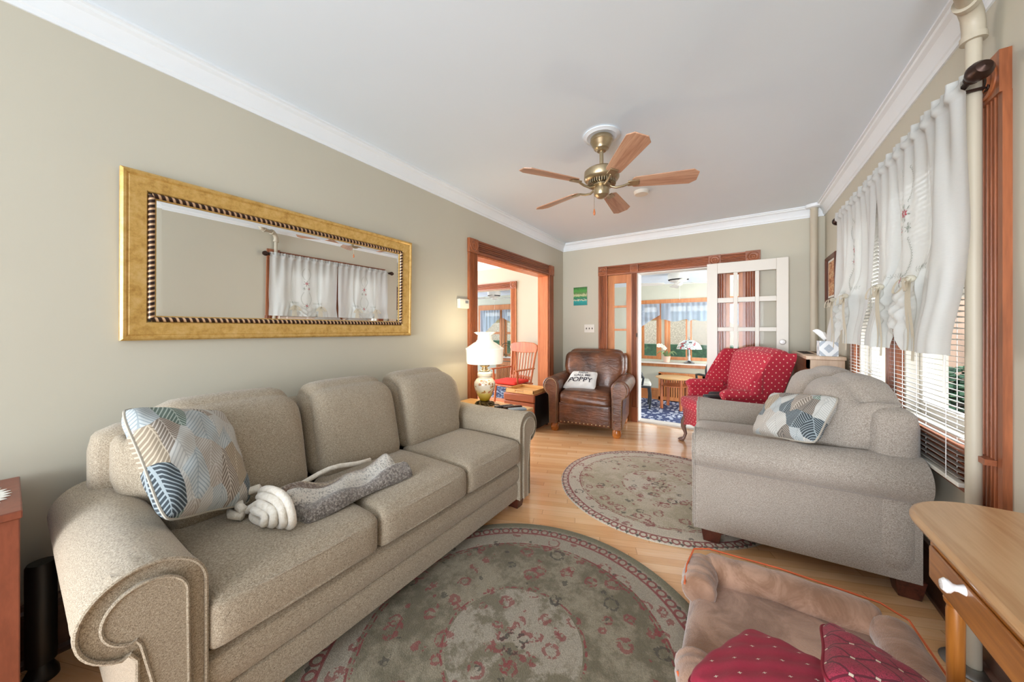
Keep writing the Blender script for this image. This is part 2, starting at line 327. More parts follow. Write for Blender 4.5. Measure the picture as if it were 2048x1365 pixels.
# ---------------------------------------------------------------- geometry helpers
class B:
    def __init__(s): s.v = []; s.f = []; s.uv = {}; s.mi = {}
    def add(s, vs, fs):
        o = len(s.v); s.v += [tuple(p) for p in vs]; s.f += [tuple(i+o for i in q) for q in fs]; return s
    def box(s, x0, x1, y0, y1, z0, z1, mtx=None):
        vs = [Vector((x, y, z)) for x in (x0, x1) for y in (y0, y1) for z in (z0, z1)]
        if mtx: vs = [mtx@p for p in vs]
        return s.add(vs, [(0, 1, 3, 2), (4, 6, 7, 5), (0, 4, 5, 1), (2, 3, 7, 6), (0, 2, 6, 4), (1, 5, 7, 3)])
    def grid(s, fn, nu, nv, cu=False, cv=False, uv=None):
        o = len(s.v); mu = nu if cu else nu+1; mv = nv if cv else nv+1
        for i in range(mu):
            for j in range(mv): s.v.append(tuple(fn(i/nu, j/nv)))
        for i in range(nu):
            for j in range(nv):
                a = o+i*mv+j; b = o+((i+1) % mu)*mv+j; d = o+i*mv+(j+1) % mv; e = o+((i+1) % mu)*mv+(j+1) % mv
                k = len(s.f); s.f.append((a, b, e, d))
                if uv:
                    s.uv[k] = [uv(i/nu, j/nv), uv((i+1)/nu, j/nv), uv((i+1)/nu, (j+1)/nv), uv(i/nu, (j+1)/nv)]
        return s
    def tube(s, pts, r, n=8, closed=False, cap=True, rf=None):
        pts = [Vector(p) for p in pts]; m = len(pts); o = len(s.v); up = None
        for i, p in enumerate(pts):
            a = pts[i-1] if (i or closed) else p; b = pts[(i+1) % m] if (i < m-1 or closed) else p
            t = (b-a); t = t.normalized() if t.length > 1e-9 else Vector((0, 0, 1))
            if up is None: up = Vector((0, 0, 1)) if abs(t.z) < .9 else Vector((1, 0, 0))
            sd = t.cross(up)
            if sd.length < 1e-6: sd = t.orthogonal()
            sd.normalize(); up = sd.cross(t).normalized(); rr = rf(i/(m-1 if m > 1 else 1))*r if rf else r
            for k in range(n):
                an = 2*math.pi*k/n; s.v.append(tuple(p+sd*math.cos(an)*rr+up*math.sin(an)*rr))
        for i in range(m if closed else m-1):
            for k in range(n):
                a = o+i*n+k; b = o+i*n+(k+1) % n; i2 = (i+1) % m
                s.f.append((a, b, o+i2*n+(k+1) % n, o+i2*n+k))
        if cap and not closed:
            s.f.append(tuple(o+k for k in range(n))[::-1]); s.f.append(tuple(o+(m-1)*n+k for k in range(n)))
        return s
    def cyl(s, p0, p1, r0, r1=None, n=20):
        r1 = r0 if r1 is None else r1; return s.tube([p0, p1], 1, n, rf=lambda t: r0+(r1-r0)*t)
    def lathe(s, prof, n=32, loc=(0, 0, 0), axis='z', sx=1, sy=1):
        def fn(i, j):
            q = j*(len(prof)-1); k = min(int(q+1e-9), len(prof)-2); t = q-k
            r = prof[k][0]*(1-t)+prof[k+1][0]*t; z = prof[k][1]*(1-t)+prof[k+1][1]*t; an = 2*math.pi*i
            x, y = r*math.cos(an)*sx, r*math.sin(an)*sy
            p = (x, y, z) if axis == 'z' else ((z, x, y) if axis == 'x' else (x, z, y))
            return (p[0]+loc[0], p[1]+loc[1], p[2]+loc[2])
        return s.grid(fn, n, len(prof)-1, cu=True)
    def ball(s, p, r, n=10, sx=1, sy=1, sz=1):
        prof = [(r*math.sin(math.pi*k/n)+1e-5, -r*math.cos(math.pi*k/n)*sz) for k in range(n+1)]
        return s.lathe(prof, n*2, p, sx=sx, sy=sy)
    def extr(s, poly, a, b, axis='x'):
        """extrude a 2-D polygon between a and b along an axis"""
        def P(u, v, w_): return {'x': (w_, u, v), 'y': (u, w_, v), 'z': (u, v, w_)}[axis]
        n = len(poly); vs = [P(u, v, a) for u, v in poly]+[P(u, v, b) for u, v in poly]
        fs = [(i, (i+1) % n, n+(i+1) % n, n+i) for i in range(n)]+[tuple(range(n))[::-1], tuple(range(n, 2*n))]
        return s.add(vs, fs)
    def xf(s, mtx, start=0):
        for i in range(start, len(s.v)): s.v[i] = tuple(mtx@Vector(s.v[i]))
        return s
    def build(s, name, mat, parent=None, bevel=0, sub=0, smooth=True, angle=40, world=False, solid=0, loc=None):
        me = bpy.data.meshes.new(name); me.from_pydata(s.v, [], s.f); me.update()
        if s.uv:
            ul = me.uv_layers.new(name='UVMap')
            for p in me.polygons:
                q = s.uv.get(p.index)
                if q:
                    for li, t in zip(p.loop_indices, q): ul.data[li].uv = t
        import bmesh
        bm = bmesh.new(); bm.from_mesh(me); bmesh.ops.recalc_face_normals(bm, faces=bm.faces); bm.to_mesh(me); bm.free()
        if smooth:
            for p in me.polygons: p.use_smooth = True
            me.set_sharp_from_angle(angle=R(angle))
        me.materials.append(M[mat] if isinstance(mat, str) else mat)
        o = bpy.data.objects.new(name, me); col.objects.link(o)
        if parent:
            o.parent = parent
            if world: o.location = -Vector(parent.location)
        if loc: o.location = loc
        if bevel:
            m = o.modifiers.new('bevel', 'BEVEL'); m.width = bevel; m.segments = 2; m.limit_method = 'ANGLE'; m.angle_limit = R(35); m.harden_normals = False
        if solid: m = o.modifiers.new('solid', 'SOLIDIFY'); m.thickness = solid; m.offset = 0
        if sub: m = o.modifiers.new('sub', 'SUBSURF'); m.levels = sub; m.render_levels = sub
        return o
def tag(o, label, cat, group=None, kind=None):
    o['label'] = label; o['category'] = cat
    if group: o['group'] = group
    if kind: o['kind'] = kind
    return o
def thing(name, label, cat, loc=(0, 0, 0), rz=0, group=None):
    o = bpy.data.objects.new(name, None); o.empty_display_size = .1; col.objects.link(o)
    o.location = loc; o.rotation_euler = (0, 0, R(rz)); return tag(o, label, cat, group)
def struct(o): o['kind'] = 'structure'; return o
def copy_tree(o, parent=None):
    cpy = o.copy(); col.objects.link(cpy); cpy.parent = parent
    for ch in list(o.children): copy_tree(ch, cpy)
    return cpy
def rbox(b, cx, cy, cz, hx, hy, hz, r=.05, n=10, fn=None, uv=True, mtx=None):
    """rounded box with optional shaping function fn(p, unit) -> p"""
    faces = [((1, 0, 0), (0, 1, 0), (0, 0, 1)), ((-1, 0, 0), (0, -1, 0), (0, 0, 1)), ((0, 1, 0), (-1, 0, 0), (0, 0, 1)),
             ((0, -1, 0), (1, 0, 0), (0, 0, 1)), ((0, 0, 1), (1, 0, 0), (0, 1, 0)), ((0, 0, -1), (-1, 0, 0), (0, 1, 0))]
    h = Vector((hx, hy, hz)); r = min(r, hx, hy, hz)
    key = {}
    def vid(u):
        k = tuple(round(q, 4) for q in u)
        if k in key: return key[k]
        q = [math.copysign(1-(1-abs(t))**1.6 if abs(t) < 1 else 1, t) for t in u]
        p = Vector([q[i]*h[i] for i in range(3)]); inn = Vector([max(-(h[i]-r), min(h[i]-r, p[i])) for i in range(3)])
        d = p-inn
        if d.length > 1e-9: p = inn+d.normalized()*r
        if fn: p = Vector(fn(p, u))
        p = p+Vector((cx, cy, cz))
        if mtx: p = mtx@p
        b.v.append(tuple(p)); key[k] = len(b.v)-1; return key[k]
    for nrm, a, c_ in faces:
        nrm, a, c_ = Vector(nrm), Vector(a), Vector(c_)
        for i in range(n):
            for j in range(n):
                us = [nrm+a*(2*(i+di)/n-1)+c_*(2*(j+dj)/n-1) for di, dj in ((0, 0), (1, 0), (1, 1), (0, 1))]
                k = len(b.f); b.f.append(tuple(vid(u) for u in us))
                b.uv[k] = [((i+di)/n, (j+dj)/n) for di, dj in ((0, 0), (1, 0), (1, 1), (0, 1))]
    return b
def pillow4(TL, TR, BR, BL, thick, mat, name, label, cat='pillow', group=None, nrm_sign=1, n=36, flat=False, seam='white'):
    TL, TR, BR, BL = map(Vector, (TL, TR, BR, BL)); nm = (TR-TL).cross(BL-TL).normalized()*nrm_sign
    cen = (TL+TR+BR+BL)/4
    def fn(u, v, s):
        e = 1-.07*(math.sin(math.pi*v)) if not flat else 1
        e2 = 1-.07*(math.sin(math.pi*u)) if not flat else 1
        cr = 1-.10*(abs(2*u-1)*abs(2*v-1))**4
        uu = .5+(u-.5)*e*cr; vv = .5+(v-.5)*e2*cr
        p = (TL*(1-uu)+TR*uu)*(1-vv)+(BL*(1-uu)+BR*uu)*vv
        pw = .42 if not flat else .28
        t = (max(0, 1-(2*u-1)**2)*max(0, 1-(2*v-1)**2))**pw*thick/2
        t += .004*math.sin(u*23+v*7)*math.sin(v*17)*(1 if t > .01 else 0)
        return p-cen+nm*s*t
    b = B()
    b.grid(lambda u, v: fn(u, v, 1), n, n, uv=lambda u, v: (u, 1-v)); b.grid(lambda u, v: fn(u, v, -1), n, n, uv=lambda u, v: (u, 1-v))
    o = b.build(name, mat, loc=cen, angle=80); tag(o, label, cat, group)
    loop = [fn(t, 0, 0) for t in [i/n for i in range(n)]]+[fn(1, t, 0) for t in [i/n for i in range(n)]]+[fn(1-t, 1, 0) for t in [i/n for i in range(n)]]+[fn(0, 1-t, 0) for t in [i/n for i in range(n)]]
    s = B().tube(loop, .004, 6, closed=True); s.build('piping', seam if seam else mat, o)
    return o, (lambda u, v, off=.006: fn(u, v, 1)+nm*off)
def rect_frame(b, x0, x1, z0, z1, prof, axis='y', pos=0, sgn=1):
    """mitred frame: prof = list of (inset, height)"""
    n = len(prof)
    def corner(i, d, h):
        x = (x0+d, x1-d, x1-d, x0+d)[i]; z = (z0+d, z0+d, z1-d, z1-d)[i]
        return (x, pos+sgn*h, z) if axis == 'y' else (pos+sgn*h, x, z)
    o = len(b.v)
    for i in range(4):
        for d, h in prof: b.v.append(corner(i, d, h))
    for i in range(4):
        for k in range(n-1):
            a = o+i*n+k; e = o+((i+1) % 4)*n+k; b.f.append((a, e, e+1, a+1))
    return b
def fluted(b, w_, length, loc, horiz=None, depth=.022, nf=5, face='-y'):
    """fluted casing board. vertical by default (length along z)"""
    pts = [(0, 0), (0, depth)]
    m = w_*.12; step = (w_-2*m)/nf
    pts += [(m*.5, depth)]
    for i in range(nf):
        a = m+i*step
        pts += [(a, depth), (a+step*.30, depth), (a+step*.38, depth-.010), (a+step*.65, depth-.013), (a+step*.92, depth-.010)]
    pts += [(a+step, depth)]
    pts += [(w_, depth), (w_, 0)]
    st = len(b.v)
    out = []
    x, y, z = loc
    for t in (0, length):
        for u, h in pts:
            if face == '-y': out.append((x+u, y-h, z+t) if not horiz else (x+t, y-h, z+u))
            elif face == '+x': out.append((x+h, y+u, z+t) if not horiz else (x+h, y+t, z+u))
            elif face == '-x': out.append((x-h, y+u, z+t) if not horiz else (x-h, y+t, z+u))
            else: out.append((x+u, y+h, z+t) if not horiz else (x+t, y+h, z+u))
    n = len(pts); fs = [(i, (i+1) % n, n+(i+1) % n, n+i) for i in range(n)]+[tuple(range(n)), tuple(range(n, 2*n))]
    b.add(out, fs); return b
def rosette(b, cx, cy, cz, w_, face='-y', depth=.03):
    h = w_/2; prof = [(.42*w_, 0), (.42*w_, .004), (.36*w_, .007), (.30*w_, .001), (.22*w_, .001), (.18*w_, .008), (.10*w_, .002), (.001, .006)]
    if face == '-y':
        b.box(cx-h, cx+h, cy-depth, cy, cz-h, cz+h); b.lathe([(r, -z) for r, z in prof], 24, (cx, cy-depth, cz), 'y')
    elif face == '+x':
        b.box(cx, cx+depth, cy-h, cy+h, cz-h, cz+h); b.lathe([(r, z) for r, z in prof], 24, (cx+depth, cy, cz), 'x')
    elif face == '-x':
        b.box(cx-depth, cx, cy-h, cy+h, cz-h, cz+h); b.lathe([(r, -z) for r, z in prof], 24, (cx-depth, cy, cz), 'x')
    return b
def wall_panels(b, axis, c0, c1, a0, a1, z0, z1, holes):
    """wall slab between c0,c1 (thickness) from a0 to a1 with rectangular holes (a,b,zlo,zhi) sorted by a"""
    def bx(p, q, lo, hi):
        if q-p < 1e-4 or hi-lo < 1e-4: return
        if axis == 'x': b.box(c0, c1, p, q, lo, hi)
        else: b.box(p, q, c0, c1, lo, hi)
    cur = a0
    for (p, q, lo, hi) in holes:
        bx(cur, p, z0, z1); bx(p, q, z0, lo); bx(p, q, hi, z1); cur = q
    bx(cur, a1, z0, z1); return b

# ---------------------------------------------------------------- the rooms
XL, XR, D, H = -2.107, .748, 4.518, 2.44
Y0 = -1.3; SF = -.2; SY = 7.2; SH = 2.09; DH = 2.32
b = B().box(-6.2, XR+.15, Y0, D+.15, -.3, 0); struct(b.build('floor', 'floor', smooth=False))
b = B().box(-9, 2.2, D+.15, SY+.15, -.5, SF); struct(b.build('floor_porch', 'carpet', smooth=False))
b = B().box(XL-.14, XR+.15, Y0-1.5, D+.15, H, H+.15); struct(b.build('ceiling', 'ceil', smooth=False))
b = B().box(-6.2, XL-.147, Y0, D+.15, DH, DH+.1); struct(b.build('ceiling_dining', 'ceil', smooth=False))
b = B().box(-9, 2.2, D+.15, SY+.15, SH, SH+.1); struct(b.build('ceiling_porch', 'ceil', smooth=False))
b = wall_panels(B(), 'x', XL-.147, XL, Y0, D, 0, H, [(2.53, 4.045, 0, 1.935)]); struct(b.build('wall_left', 'wall', smooth=False))
b = wall_panels(B(), 'x', XR, XR+.15, Y0, D, 0, H, [(1.95, 2.63, .76, 1.98), (2.80, 3.40, .76, 1.98)]); struct(b.build('wall_right', 'wall', smooth=False))
b = wall_panels(B(), 'y', D, D+.15, XL, XR+.15, 0, H, [(-1.45, -1.12, 0, 1.93), (-1.055, -.24, 0, 1.93), (-.09, .075, 0, 1.93)]); struct(b.build('wall_back', 'wall', smooth=False))
b = wall_panels(B(), 'y', D, D+.15, -6.2, XL, 0, DH, [(-4.35, -3.02, 0, 1.86)]); struct(b.build('wall_dining_back', 'wall', smooth=False))
b = wall_panels(B(), 'y', SY, SY+.15, -9, 2.2, -.5, SH+.1, [(-5.78, -5.16, .50, 1.70), (-5.04, -4.42, .50, 1.70), (-1.60, -1.27, .60, 1.70), (-1.11, .30, .60, 1.70)]); struct(b.build('wall_porch_back', 'porchwall', smooth=False))
b = B().box(-9, 2.2, D+.15, D+.152, SF-.3, 0); struct(b.build('trim_step', 'white', smooth=False))
# crown mouldings
cp = [(0, 0), (0, -.105), (.008, -.105), (.012, -.09), (.018, -.085), (.024, -.06), (.045, -.03), (.062, -.022), (.066, -.012), (.078, -.010), (.078, 0)]
b = B(); b.extr([(XL+u, H+v) for u, v in cp], Y0, D, 'y'); struct(b.build('trim_crown_left', 'crown', angle=25))
b = B(); b.extr([(XR-u, H+v) for u, v in cp], Y0, D, 'y'); struct(b.build('trim_crown_right', 'crown', angle=25))
b = B(); b.extr([(D-u, H+v) for u, v in cp], XL, XR, 'x'); struct(b.build('trim_crown_back', 'crown', angle=25))
b = B(); b.extr([(D-u, DH+v) for u, v in cp], -6.2, XL-.147, 'x'); struct(b.build('trim_crown_dining', 'crown', angle=25))
# baseboards
bp = [(0, 0), (.030, 0), (.030, .018), (.018, .03), (.018, .175), (.024, .18), (.024, .19), (.014, .20), (.012, .215), (0, .22)]
b = B(); b.extr([(XL+u, v) for u, v in bp], Y0, 2.40, 'y'); b.extr([(XL+u, v) for u, v in bp], 4.17, D, 'y'); struct(b.build('baseboard_left', 'base', angle=25))
b = B(); b.extr([(XR-u, v) for u, v in bp], Y0, D, 'y'); struct(b.build('baseboard_right', 'base', angle=25))
b = B(); b.extr([(D-u, v) for u, v in bp], XL, -1.565, 'x'); b.extr([(D-u, v) for u, v in bp], .23, XR, 'x'); struct(b.build('baseboard_back', 'base', angle=25))
b = B(); b.extr([(SY-u, SF+v) for u, v in bp], -9, 2.2, 'x'); struct(b.build('baseboard_porch', 'pine', angle=25))
# left opening casing (living side) and jamb
b = B(); fluted(b, .125, 1.93, (XL, 2.405, 0), face='+x'); fluted(b, .125, 1.93, (XL, 4.045, 0), face='+x')
struct(b.build('trim_opening_left', 'trim', angle=25))
b = B(); fluted(b, .13, 1.515, (XL, 2.53, 1.935), horiz=True, face='+x'); struct(b.build('trim_opening_header', 'trimy', angle=25))
b = B(); rosette(b, XL, 2.4675, 2.0, .135, '+x'); rosette(b, XL, 4.1075, 2.0, .135, '+x'); struct(b.build('trim_rosettes_left', 'trim', bevel=.002))
b = B(); b.box(XL-.15, XL+.004, 2.53, 2.545, 0, 1.93); b.box(XL-.15, XL+.004, 4.03, 4.045, 0, 1.93); b.box(XL-.15, XL+.004, 2.545, 4.03, 1.915, 1.934)
struct(b.build('trim_jamb_left', 'jamb', bevel=.001))
# back opening: casing, header, rosettes, sidelights
HT = 1.93
b = B(); fluted(b, .122, HT, (-1.565, D, 0)); fluted(b, .072, HT-.18, (-1.127, D, .18)); fluted(b, .15, HT, (-.242, D, 0)); fluted(b, .15, HT, (.072, D, 0))
b.box(-1.13, -1.05, D-.028, D, 0, .19); struct(b.build('trim_back_casings', 'trim', angle=25))
b = B(); fluted(b, .125, 1.79, (-1.565, D, HT), horiz=True, nf=6); struct(b.build('trim_back_header', 'trimh', angle=25))
b = B()
for x, w_ in ((-1.503, .122), (-1.09, .10), (-.196, .12), (.162, .13)): rosette(b, x, D, HT+.0625, w_+.004)
struct(b.build('trim_rosettes_back', 'trimh', bevel=.002))
def sidelight(n, x0, x1):
    t = B(); yA, yB = D+.03, D+.07; fw = min(.085, (x1-x0)*.25)
    t.box(x0, x0+fw, yA, yB, 0, 1.93); t.box(x1-fw, x1, yA, yB, 0, 1.93); t.box(x0+fw, x1-fw, yA, yB, 1.82, 1.93); t.box(x0+fw, x1-fw, yA, yB, 0, .25)
    for z in (1.505, 1.193, .868, .56): t.box(x0+fw, x1-fw, yA+.005, yB-.005, z-.014, z+.014)
    o = struct(t.build('window_%d' % n, 'pine', bevel=.002)); g_ = B().box(x0+fw, x1-fw, D+.048, D+.052, .25, 1.82).build('glass_pane', 'glass', o, smooth=False)
sidelight(3, -1.45, -1.12); sidelight(4, -.09, .075)
b = B(); b.box(-1.055, -1.04, D-.002, D+.15, 0, HT); b.box(-.255, -.24, D-.002, D+.15, 0, HT); b.box(-1.04, -.255, D-.002, D+.15, HT-.015, HT-.001)
b.box(-1.04, -.255, D, D+.15, .0, .018); struct(b.build('trim_back_jamb', 'white', bevel=.001))
# sliding french door standing in front of the wall
t = B(); dx0, dx1, dz1 = -.268, .459, 1.945; yA, yB = D-.085, D-.045
cols = [(-.165, -.014), (.025, .180), (.215, .36)]; rows = [(1.552, 1.828), (1.222, 1.498), (.905, 1.178), (.597, .861), (.29, .553)]
t.box(dx0, cols[0][0], yA, yB, .02, dz1); t.box(cols[2][1], dx1, yA, yB, .02, dz1)
t.box(cols[0][0], cols[2][1], yA, yB, 1.828, dz1); t.box(cols[0][0], cols[2][1], yA, yB, .02, .29)
for i in (0, 1): t.box(cols[i][1], cols[i+1][0], yA+.004, yB-.004, .29, 1.828)
for i in range(4):
    for (p, q) in cols: t.box(p, q, yA+.006, yB-.006, rows[i+1][1], rows[i][0])
dr = thing('sliding_door', 'white multi-pane glazed door slid open in front of the beige wall', 'door', (.1, D-.065, .02)); t.build('door_frame', 'white', dr, world=True, bevel=.003)
B().box(cols[0][0], cols[2][1], D-.067, D-.063, .29, 1.828).build('glass_pane', 'glass', dr, world=True, smooth=False)
B().lathe([(.001, 0), (.010, 0), (.010, .02), (.026, .032), (.028, .045), (.02, .058), (.001, .062)], 20, (.405, yA, 1.07), 'y').xf(Matrix.Translation((0, 2*yA, 0))@Matrix.Diagonal((1, -1, 1, 1))).build('door_knob', 'porcelain', dr, world=True)
for z in (.35, 1.6): B().box(dx0-.002, dx0+.001, yA, yB, z, z+.08)
# small latch on the left jamb of the opening
tag(B().box(-1.062, -1.048, D-.035, D-.022, 1.10, 1.15).cyl((-1.055, D-.03, 1.125), (-1.055, D-.05, 1.125), .006).build('latch', 'bronze', bevel=.002), 'small dark metal latch on the casing left of the back opening', 'latch')
# dining doorway casing
b = B(); fluted(b, .10, 1.86, (-3.02, D, 0)); fluted(b, .10, 1.86, (-4.45, D, 0)); struct(b.build('trim_dining_door', 'pine', angle=25))
b = B(); fluted(b, .11, 1.53, (-4.45, D, 1.86), horiz=True); rosette(b, -2.97, D, 1.915, .115); struct(b.build('trim_dining_header', 'trimh', angle=25))
b = B(); b.box(-4.35, -3.02, D, D+.15, 0, .018); b.box(-3.035, -3.02, D, D+.15, 0, 1.86); struct(b.build('trim_dining_jamb', 'jamb'))
# porch windows
def porch_window(n, x0, x1, z0, z1, rail=None, muls=()):
    t = B(); y = SY; cw = .05
    t.box(x0, x0+.045, y+.02, y+.07, z0, z1); t.box(x1-.045, x1, y+.02, y+.07, z0, z1); t.box(x0+.045, x1-.045, y+.02, y+.07, z1-.05, z1); t.box(x0+.045, x1-.045, y+.02, y+.07, z0, z0+.06)
    if rail: t.box(x0+.045, x1-.045, y+.02, y+.07, rail-.03, rail+.03)
    for m_ in muls: t.box(m_-.012, m_+.012, y+.03, y+.06, z0+.06, z1-.05)
    o = struct(t.build('window_%d' % n, 'pine', bevel=.002)); B().box(x0, x1, y+.042, y+.046, z0, z1).build('glass_pane', 'glass', o, smooth=False)
porch_window(5, -1.60, -1.27, .60, 1.70, 1.42); porch_window(6, -1.11, .30, .60, 1.70, None, (-.78, -.70))
porch_window(7, -5.78, -5.16, .50, 1.70, 1.10); porch_window(8, -5.04, -4.42, .50, 1.70, 1.10)
b = B(); b.box(-1.9, .6, SY-.02, SY, 1.70, 1.79); b.box(-1.27, -1.22, SY-.02, SY, .6, 1.7); b.box(-1.16, -1.11, SY-.02, SY, .6, 1.7)
b.box(-5.9, -4.3, SY-.02, SY, 1.70, 1.85); b.box(-5.9, -5.78, SY-.02, SY, .5, 1.7); b.box(-5.16, -5.11, SY-.02, SY, .5, 1.7); b.box(-5.09, -5.04, SY-.02, SY, .5, 1.7)
b.box(-1.9, .6, SY-.05, SY, .46, .54); b.box(-6.3, -4.2, SY-.05, SY, .38, .47)
struct(b.build('trim_porch_windows', 'pine', bevel=.003))
b = B(); b.box(-1.9, .7, SY-.24, SY, .535, .56); b.box(-6.3, -4.2, SY-.12, SY, .46, .485); struct(b.build('trim_porch_sills', 'white', bevel=.004))

# ---------------------------------------------------------------- right windows
def window_right(n, y0, y1):
    t = B(); x = XR; z0, z1 = .76, 1.98; a, e = x+.05, x+.09
    t.box(a, e, y0, y0+.04, z0, z1); t.box(a, e, y1-.04, y1, z0, z1); t.box(a, e, y0+.04, y1-.04, z1-.05, z1-.013); t.box(a, e, y0+.04, y1-.04, z0+.011, z0+.07); t.box(a, e, y0+.04, y1-.04, 1.34, 1.39)
    t.box(x+.001, x+.049, y0, y0+.012, z0+.01, z1-.012); t.box(x+.001, x+.049, y1-.012, y1, z0+.01, z1-.012); t.box(x+.001, x+.15, y0, y1, z1-.012, z1); t.box(x-.01, x+.15, y0, y1, z0-.002, z0+.01)
    o = struct(t.build('window_%d' % n, 'white', bevel=.002)); B().box(x+.068, x+.072, y0, y1, z0, z1).build('glass_pane', 'glass', o, smooth=False)
window_right(1, 1.95, 2.63); window_right(2, 2.80, 3.40)
b = B(); fluted(b, .143, 1.40, (XR, 1.800, .58), face='-x', depth=.020); fluted(b, .16, 1.40, (XR, 2.635, .58), face='-x', depth=.028); fluted(b, .10, 1.40, (XR, 3.405, .58), face='-x', depth=.028)
struct(b.build('trim_window_casings', 'trim', angle=25))
b = B(); fluted(b, .12, 1.555, (XR, 1.950, 1.985), horiz=True, face='-x', depth=.028); struct(b.build('trim_window_header', 'trimy', angle=25))
b = B(); rosette(b, XR, 1.872, 2.05, .14, '-x', .026); struct(b.build('trim_window_rosette', 'trim'))
b = B(); fluted(b, .155, 1.46, (XR, 1.945, .585), horiz=True, face='-x', depth=.03, nf=7); b.box(XR-.045, XR, 1.83, 3.50, .74, .76); b.box(XR-.03, XR, 1.80, 1.94, .56, .58); struct(b.build('trim_window_apron', 'trimy', angle=25))
def blind(y0, y1, label):
    o = thing('window_blind', label, 'blind', (XR-.052, (y0+y1)/2, 1.98), group='white slatted window blinds'); px_ = XR-.046
    B().box(px_-.018, px_+.018, y0, y1, 1.945, 1.98).build('headrail', 'cream', o, world=True, bevel=.002)
    s = B(); z = 1.935; tl = R(12)
    while z > .64:
        m_ = Matrix.Translation((px_, 0, z))@Matrix.Rotation(tl, 4, 'Y'); s.box(-.0125, .0125, y0, y1, -.0007, .0007, m_); z -= .0215
    s.build('slats', 'slat', o, world=True, smooth=False)
    B().box(px_-.012, px_+.012, y0, y1, .612, .628).build('bottom_rail', 'cream', o, world=True, bevel=.002)
    for f_ in (.12, .5, .88):
        y = y0+(y1-y0)*f_; B().cyl((px_-.014, y, 1.945), (px_-.014, y, .62), .0012, n=6).cyl((px_+.014, y, 1.945), (px_+.014, y, .62), .0012, n=6).build('ladder_cord', 'paper', o, world=True)
    B().cyl((px_-.022, y0+.07, 1.93), (px_-.022, y0+.07, .95), .0035, n=8).build('tilt_wand', 'cream', o, world=True)
blind(1.955, 2.625, 'white slatted blind in the window nearer the floor-to-ceiling pipe'); blind(2.805, 3.395, 'white slatted blind in the window nearer the radiator cabinet')
# curtain rod
ro = thing('curtain_rod', 'dark bronze curtain rod with round finials above the side windows', 'curtain rod', (.665, 2.66, 2.045))
B().cyl((.665, 1.80, 2.045), (.665, 3.55, 2.045), .009).build('rod', 'bronze', ro, world=True)
for y, s_ in ((1.80, -1), (3.55, 1)):
    f_ = B().lathe([(.001, .075), (.018, .07), (.029, .052), (.031, .04), (.026, .022), (.014, .012), (.02, .006), (.02, 0), (.011, -.004)], 24, (0, 0, 0), 'y')
    f_.xf(Matrix.Translation((.665, y, 2.045))@Matrix.Diagonal((1, s_, 1, 1))); f_.build('finial', 'bronze', ro, world=True)
for y in (1.86, 2.66, 3.5): B().box(XR-.032, XR-.003, y-.012, y+.012, 2.02, 2.07).box(.655, XR-.02, y-.006, y+.006, 2.027, 2.036).build('bracket', 'bronze', ro, world=True, bevel=.002)
